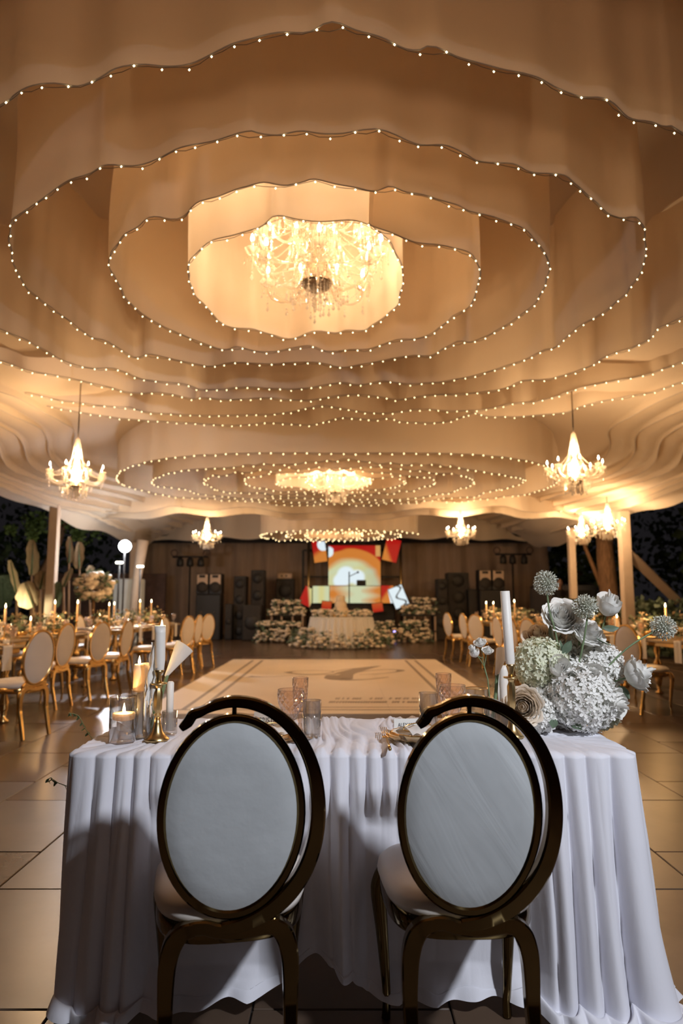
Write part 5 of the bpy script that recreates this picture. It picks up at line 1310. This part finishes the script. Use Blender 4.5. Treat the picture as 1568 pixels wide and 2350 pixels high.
def row(tn, side, cx, cy, L_, W_, rz, aisle, outer, seed, glow=9):
    guest_table(cx, cy, L_, W_, rz, 'long gold-legged guest table, ' + tn)
    guest_setting(cx, cy, L_, W_, rz, side, tn, seed, glow=glow)
    for k, (x, y, f) in enumerate(aisle): put_chair(x, y, f, '%s oval-backed gold chair from the camera on the aisle side of the %s' % (ORD[k], tn), 'gold guest chairs on the ' + side)
    for k, (x, y, f) in enumerate(outer): put_chair(x, y, f, '%s oval-backed gold chair from the camera on the outer side of the %s' % (ORD[k], tn), 'gold guest chairs on the ' + side)
row('nearest left table', 'left', -3.95, 6.15, 2.3, .85, R(-16), [(-3.02, 5.72, 70), (-2.78, 6.32, 68)], [(-4.95, 6.0, -108), (-4.75, 6.65, -108)], 1)
row('second left table', 'left', -4.05, 8.75, 2.5, .85, R(-8), [(-3.2, 7.95, 78), (-3.02, 8.6, 66), (-2.92, 9.3, 82)], [(-5.0, 8.3, -98), (-4.9, 9.0, -98), (-4.8, 9.7, -98)], 2)
row('third left table', 'left', -3.65, 11.9, 2.8, .85, R(-6), [(-2.80, 10.75, 75), (-2.55, 11.35, 64), (-2.52, 12.0, 80), (-2.50, 12.8, 58)], [(-4.55, 11.2, -96), (-4.5, 12.0, -96), (-4.4, 12.7, -96)], 3)
row('nearest right table', 'right', 4.05, 8.0, 2.4, .85, R(12), [(3.16, 7.6, -64), (3.05, 8.3, -74)], [(5.05, 7.8, 104), (4.95, 8.5, 104)], 4)
row('second right table', 'right', 3.55, 10.7, 2.2, .85, R(8), [(2.70, 9.9, -60), (2.62, 10.5, -76), (2.55, 11.15, -76)], [(4.5, 10.5, 98), (4.4, 11.2, 98)], 5)
row('third right table', 'right', 3.3, 13.7, 2.4, .85, R(5), [(2.45, 12.5, -50), (2.38, 13.3, -76), (2.2, 14.1, -70)], [(4.25, 13.3, 96), (4.2, 14.1, 96)], 6)
# tall topiary behind left tables
q = Wd(198, 1345, 12.5)
t = thing('flower_topiary', 'big round topiary of pale hydrangea blooms above the left tables', 'flowers', (q.x, 12.9, 0))
def ballf(rad, cz): 
    def f(r):
        d = Vector((r.gauss(0, 1), r.gauss(0, 1), r.gauss(0, 1))).normalized() * rad * r.uniform(.75, 1); return (d.x, d.y, cz + d.z * .85)
    return f
obj('blossoms', blossom_cluster(70, ballf(.33, q.z), .06, .10, 5), M['petal_peach'], t, kind='stuff'); obj('foliage', leaf_cluster(260, ballf(.36, q.z), .06, .12, 6), M['leaf'], t, kind='stuff')
obj('trunk', MB().tube([(0, 0, .03), (0, 0, q.z)], .03, 8), M['bark'], t); obj('pot', MB().lathe([(.14, 0), (.18, .3), (.17, .32), (.001, .3)], 18), M['porcelain'], t)

# ================================================================ OUTSIDE: plants, trees
def big_leaf(px, py0, py1, wpx, d, label, m='leaf_pale', tilt=0):
    B = Wd(px, py1, d); T = Wd(px, py0, d); L_ = T.z - B.z; w_ = wpx * d / 1567
    t = thing('broad_leaf_plant', label, 'plant', (B.x, d, 0))
    mb = MB(); sd_ = px * .37; mb.join(MB().grid(lambda u, v: ((u - .5) * w_ * math.sin(PI * min(1, v * .88 + .08)) ** .5 * (1 + .10 * math.sin(v * 17 + sd_ + u * 3)) + .12 * w_ * math.sin(v * 3 + sd_), .06 * w_ * math.cos((u - .5) * PI) - .10 * L_ * v * v, L_ * v), 11, 14), Matrix.Translation((0, 0, B.z)) @ Matrix.Rotation(tilt, 4, 'Y'))
    obj('leaf', mb, M[m], t); obj('midrib', MB().tube([(0, 0, B.z - .02), (L_ * .5 * math.sin(tilt), -.03, B.z + L_ * .5), (L_ * .9 * math.sin(tilt), -.09 * L_, B.z + L_ * .9)], [.02, .014, .006], 6), M['leaf_dark'], t)
    obj('stalk', MB().tube([(.05, .1, 0), (.02, .05, B.z * .5), (0, 0, B.z + .05)], [.035, .03, .022], 7), M['bark'], t)
big_leaf(72, 1240, 1320, 30, 14.6, 'upright tall pale leaf left of the left tent post', tilt=R(2))
big_leaf(38, 1284, 1360, 18, 13.9, 'narrow drooping pale leaf at the far left edge', tilt=R(-12))
big_leaf(158, 1232, 1292, 17, 15.0, 'slender upright pale leaf right of the left tent post', tilt=R(3))
big_leaf(182, 1244, 1305, 25, 14.8, 'broad squared pale leaf right of the slender upright leaf', tilt=R(-2))
big_leaf(78, 1332, 1392, 52, 13.0, 'broad bright curled leaf low against the left tent post', tilt=R(-24))
big_leaf(92, 1310, 1350, 34, 13.7, 'short dull pale leaf just left of the left post', tilt=R(14))
big_leaf(146, 1300, 1345, 16, 14.2, 'thin leaning brown leaf behind the topiary', tilt=R(25))
big_leaf(206, 1298, 1345, 26, 15.2, 'dull brown leaf sticking up behind the topiary', tilt=R(4))
big_leaf(125, 1335, 1392, 26, 13.6, 'dark broad leaf between the left post and topiary', 'leaf', R(12))
big_leaf(12, 1320, 1395, 60, 15.6, 'huge dark shaded leaf at the far left edge', 'leaf', R(-6))
def tree(name, label, loc, trunk, crown, n, ls, m, seed, lm=None):
    t = thing(name, label, 'tree', loc)
    pts = [Vector(p) - Vector(loc) for p in trunk]; obj('trunk', MB().tube(catmull(pts, 5), interp([.22, .18, .13, .1], (len(pts) - 1) * 5 + 1), 9), M['bark'], t)
    mb = MB(); r = random.Random(seed)
    for (c, rad, k) in crown:
        c = Vector(c) - Vector(loc)
        def f(r, c=c, rad=rad):
            d = Vector((r.gauss(0, 1), r.gauss(0, 1), r.gauss(0, 1))).normalized() * rad * r.uniform(.3, 1); return c + d
        mb.join(leaf_cluster(int(n * k), f, ls * .7, ls * 1.4, seed + int(rad * 10)))
    obj('crown', mb, M[m], t, kind='stuff'); return t
a = Wd(80, 1200, 19.5); b = Wd(150, 1188, 19.5); c = Wd(210, 1205, 20); e = Wd(25, 1215, 19.5)
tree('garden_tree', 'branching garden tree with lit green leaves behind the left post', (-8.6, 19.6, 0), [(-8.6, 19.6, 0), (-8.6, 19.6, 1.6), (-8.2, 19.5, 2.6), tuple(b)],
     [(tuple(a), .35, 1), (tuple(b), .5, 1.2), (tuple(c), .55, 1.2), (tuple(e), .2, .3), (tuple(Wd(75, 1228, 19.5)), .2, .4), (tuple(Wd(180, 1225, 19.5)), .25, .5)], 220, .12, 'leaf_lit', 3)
for k, (x, y, rad, z) in enumerate(((-12.5, 21, 2.6, 2.2), (-11.6, 27.5, 2.9, 2.6), (-14.5, 15, 2.4, 2.2))):
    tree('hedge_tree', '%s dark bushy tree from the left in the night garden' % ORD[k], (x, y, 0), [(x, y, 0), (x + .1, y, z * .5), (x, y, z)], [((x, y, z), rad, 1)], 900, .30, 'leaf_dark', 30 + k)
for k, (x, y, rad, z) in enumerate(((9.0, 26, 2.2, 2.6), (11.0, 17.5, 2.2, 2.6), (15.0, 21.5, 2.7, 3.0), (14.5, 28, 3.0, 3.2))):
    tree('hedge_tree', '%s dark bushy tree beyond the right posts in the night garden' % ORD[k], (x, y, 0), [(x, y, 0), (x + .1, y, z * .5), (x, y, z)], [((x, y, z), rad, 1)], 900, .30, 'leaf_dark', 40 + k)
A = Wd(1402, 1380, 17.6); 
t = thing('tree_trunk', 'thick orange-lit tree trunk behind the thick right tent post', 'tree', (A.x, 17.6, 0))
obj('trunk', MB().tube([(0, 0, 0), (-.02, 0, 1.2), (-.08, 0, 2.2), (-.05, .1, 3.0)], [.26, .23, .22, .19], 14), M['bark'], t)
obj('branch', MB().tube([(-.1, 0, 1.2), (-.5, .1, 2.4), (-.6, .2, 2.8)], [.07, .05, .04], 8), M['bark'], t)
obj('root_flare', MB().lathe([(.45, 0), (.32, .15), (.25, .4)], 12), M['bark'], t)
for k, (px, py, d, lab) in enumerate(((1460, 1330, 15.5, 'scrubby bush below the slanting brace'), (1530, 1340, 14.5, 'tall grassy bush at the far right edge'), (1345, 1395, 15.3, 'low bush at the foot of the tree trunk'))):
    q = Wd(px, py, d)
    t = thing('garden_bush', lab, 'bush', (q.x, d, 0)); f = lambda r: (r.uniform(-.5, .5), r.uniform(-.3, .3), r.random() ** 1.4 * 1.1 + .1)
    obj('foliage', leaf_cluster(500, f, .1, .22, 70 + k), M['leaf'], t, kind='stuff'); obj('stems', MB().tube([(0, 0, 0), (.1, 0, .9)], .03, 6).tube([(0, 0, 0), (-.2, 0, .8)], .03, 6), M['bark'], t)
A = Wd(1262, 1400, 19); B = Wd(1380, 1310, 19)
t = thing('parked_van', 'dim grey van parked beyond the right posts', 'vehicle', ((A.x + B.x) / 2, 20.2, 0)); w_ = (B.x - A.x); m = mat('grey_paint', (.10, .10, .11), .4)
def vanf(u, v):
    a = 2 * PI * u; c, s_ = math.cos(a), math.sin(a); e = .35; return (w_ / 2 * abs(c) ** e * (1 if c > 0 else -1) * (1 - .04 * v ** 3), -.9 + 1.8 * v, .95 + .72 * abs(s_) ** e * (1 if s_ > 0 else -1))
obj('body', MB().grid(vanf, 48, 8, True).box((0, 0, .95), (w_ * .92, 1.78, 1.3)), m, t)
obj('window', MB().box((0, -.93, 1.25), (w_ * .7, .03, .4), None, .01), M['black'], t, smooth=False)
for s in (-1, 1): obj('wheel', MB().lathe([(.001, -.1), (.28, -.1), (.3, -.05), (.3, .05), (.28, .1), (.001, .1)], 18, mtx=Matrix.Translation((s * w_ * .36, -.75, .3)) @ Matrix.Rotation(PI / 2, 4, 'Y')), M['black'], t)
# soft pools of garden light so the leaves read as in the photo
lamp('garden_spot', 'SPOT', (-6.0, 12.6, .9), 60, (1, .85, .5), .1, (-7.4, 17.3, 2.4), 90, .6)
lamp('trunk_uplight', 'SPOT', (5.2, 15.3, .1), 35, (1, .55, .2), .1, (6.3, 16.4, 1.6), 60, .6)

# ================================================================ PERSON by the slim post
def person(loc, rz, label):
    t = thing('person', label, 'person', loc, rz)
    J = {'pel': (0, 0, .93), 'sp': (0, -.01, 1.12), 'ch': (0, 0, 1.33), 'nk': (0, 0, 1.47), 'hd': (0, -.02, 1.60),
         'lh': (.10, 0, .90), 'lk': (.11, -.02, .50), 'la': (.11, .02, .09), 'lt': (.12, -.14, .035),
         'rh': (-.10, 0, .90), 'rk': (-.11, -.02, .50), 'ra': (-.11, .02, .09), 'rt': (-.12, -.14, .035),
         'ls': (.18, 0, 1.40), 'le': (.23, .02, 1.13), 'lw': (.16, -.18, .98), 'lp': (.11, -.25, .98),
         'rs': (-.18, 0, 1.40), 're': (-.23, .02, 1.13), 'rw': (-.16, -.18, .98), 'rp': (-.11, -.25, .98)}
    rad = {'pel': .14, 'sp': .125, 'ch': .15, 'nk': .055, 'hd': .07, 'lh': .09, 'lk': .062, 'la': .045, 'lt': .04, 'rh': .09, 'rk': .062, 'ra': .045, 'rt': .04,
           'ls': .06, 'le': .045, 'lw': .032, 'lp': .028, 'rs': .06, 're': .045, 'rw': .032, 'rp': .028}
    E = [('pel', 'sp'), ('sp', 'ch'), ('ch', 'nk'), ('nk', 'hd'), ('pel', 'lh'), ('lh', 'lk'), ('lk', 'la'), ('la', 'lt'), ('pel', 'rh'), ('rh', 'rk'), ('rk', 'ra'), ('ra', 'rt'),
         ('ch', 'ls'), ('ls', 'le'), ('le', 'lw'), ('lw', 'lp'), ('ch', 'rs'), ('rs', 're'), ('re', 'rw'), ('rw', 'rp')]
    K = list(J); V = [J[k] for k in K]; EE = [(K.index(a), K.index(b)) for a, b in E]; RR = [rad[k] for k in K]
    for s, w_ in ((1, 'lp'), (-1, 'rp')):
        base = Vector(J[w_])
        for k in range(5):
            ox = (k - 1.5) * .018 if k < 4 else .04; L_ = (.07, .078, .072, .058, .05)[k]
            p1 = base + Vector((-s * ox if k < 4 else s * .03, -.01, .0)); p2 = p1 + Vector((0, -L_ * .6, -.01)); p3 = p2 + Vector((0, -L_ * .3, -.03))
            i0 = len(V); V += [p1, p2, p3]; RR += [.010, .009, .008]; EE += [(K.index(w_), i0), (i0, i0 + 1), (i0 + 1, i0 + 2)]
    me = D.meshes.new('body'); me.from_pydata([tuple(v) for v in V], EE, []); o = D.objects.new('body', me); COL.objects.link(o)
    sk = o.modifiers.new('skin', 'SKIN'); sk.use_smooth_shade = True
    for i, v in enumerate(me.skin_vertices[0].data): v.radius = (RR[i],) * 2; v.use_root = (i == 0)
    o.modifiers.new('sub', 'SUBSURF').levels = 2
    bpy.context.view_layer.update(); me2 = D.meshes.new_from_object(o.evaluated_get(bpy.context.evaluated_depsgraph_get())); D.objects.remove(o)
    me2.materials.clear(); me2.materials.append(M['dark_clothes']); me2.materials.append(M['skin'])
    for p in me2.polygons:
        c = p.center; p.material_index = 1 if (c.z > 1.45 or (c.y < -.2 and c.z > .8)) else 0
    me2.name = 'body'; obj('body', me2, parent=t)
    def headf(u, v):
        a = 2 * PI * u; ph = PI * v; r_ = math.sin(ph); x = .075 * r_ * math.sin(a); y = -.095 * r_ * math.cos(a) - .01; z = -.115 * math.cos(ph)
        if math.cos(a) > .9 and .35 < v < .55: y -= .018 * (math.cos(a) - .9) * 10 * math.sin((v - .35) / .2 * PI)
        return (x * (1 - .18 * max(0, -z / .115)), y, 1.635 + z)
    hd = obj('head', MB().grid(headf, 32, 20, True), M['skin'], t)
    for s in (-1, 1):
        obj('eye', MB().ball((s * .028, -.096, 1.645), .009, 8, 6), M['black'], hd); obj('ear', MB().ball((s * .075, -.005, 1.635), .018, 8, 6, 1.5), M['skin'], hd)
    obj('mouth', MB().box((0, -.098, 1.585), (.04, .008, .008)), M['bark'], hd)
    obj('hair', MB().grid(lambda u, v: (.082 * math.sin(PI * v * .5) * math.sin(2 * PI * u), .008 - .095 * math.sin(PI * v * .5) * math.cos(2 * PI * u) * (.85), 1.65 + .115 * math.cos(PI * v * .5)), 24, 8, True), M['black'], t)
    return t
pp = Wd(1286, 1400, 18.2); person((pp.x, 18.2, 0), R(30), 'person in dark clothes standing by the slim right tent post')
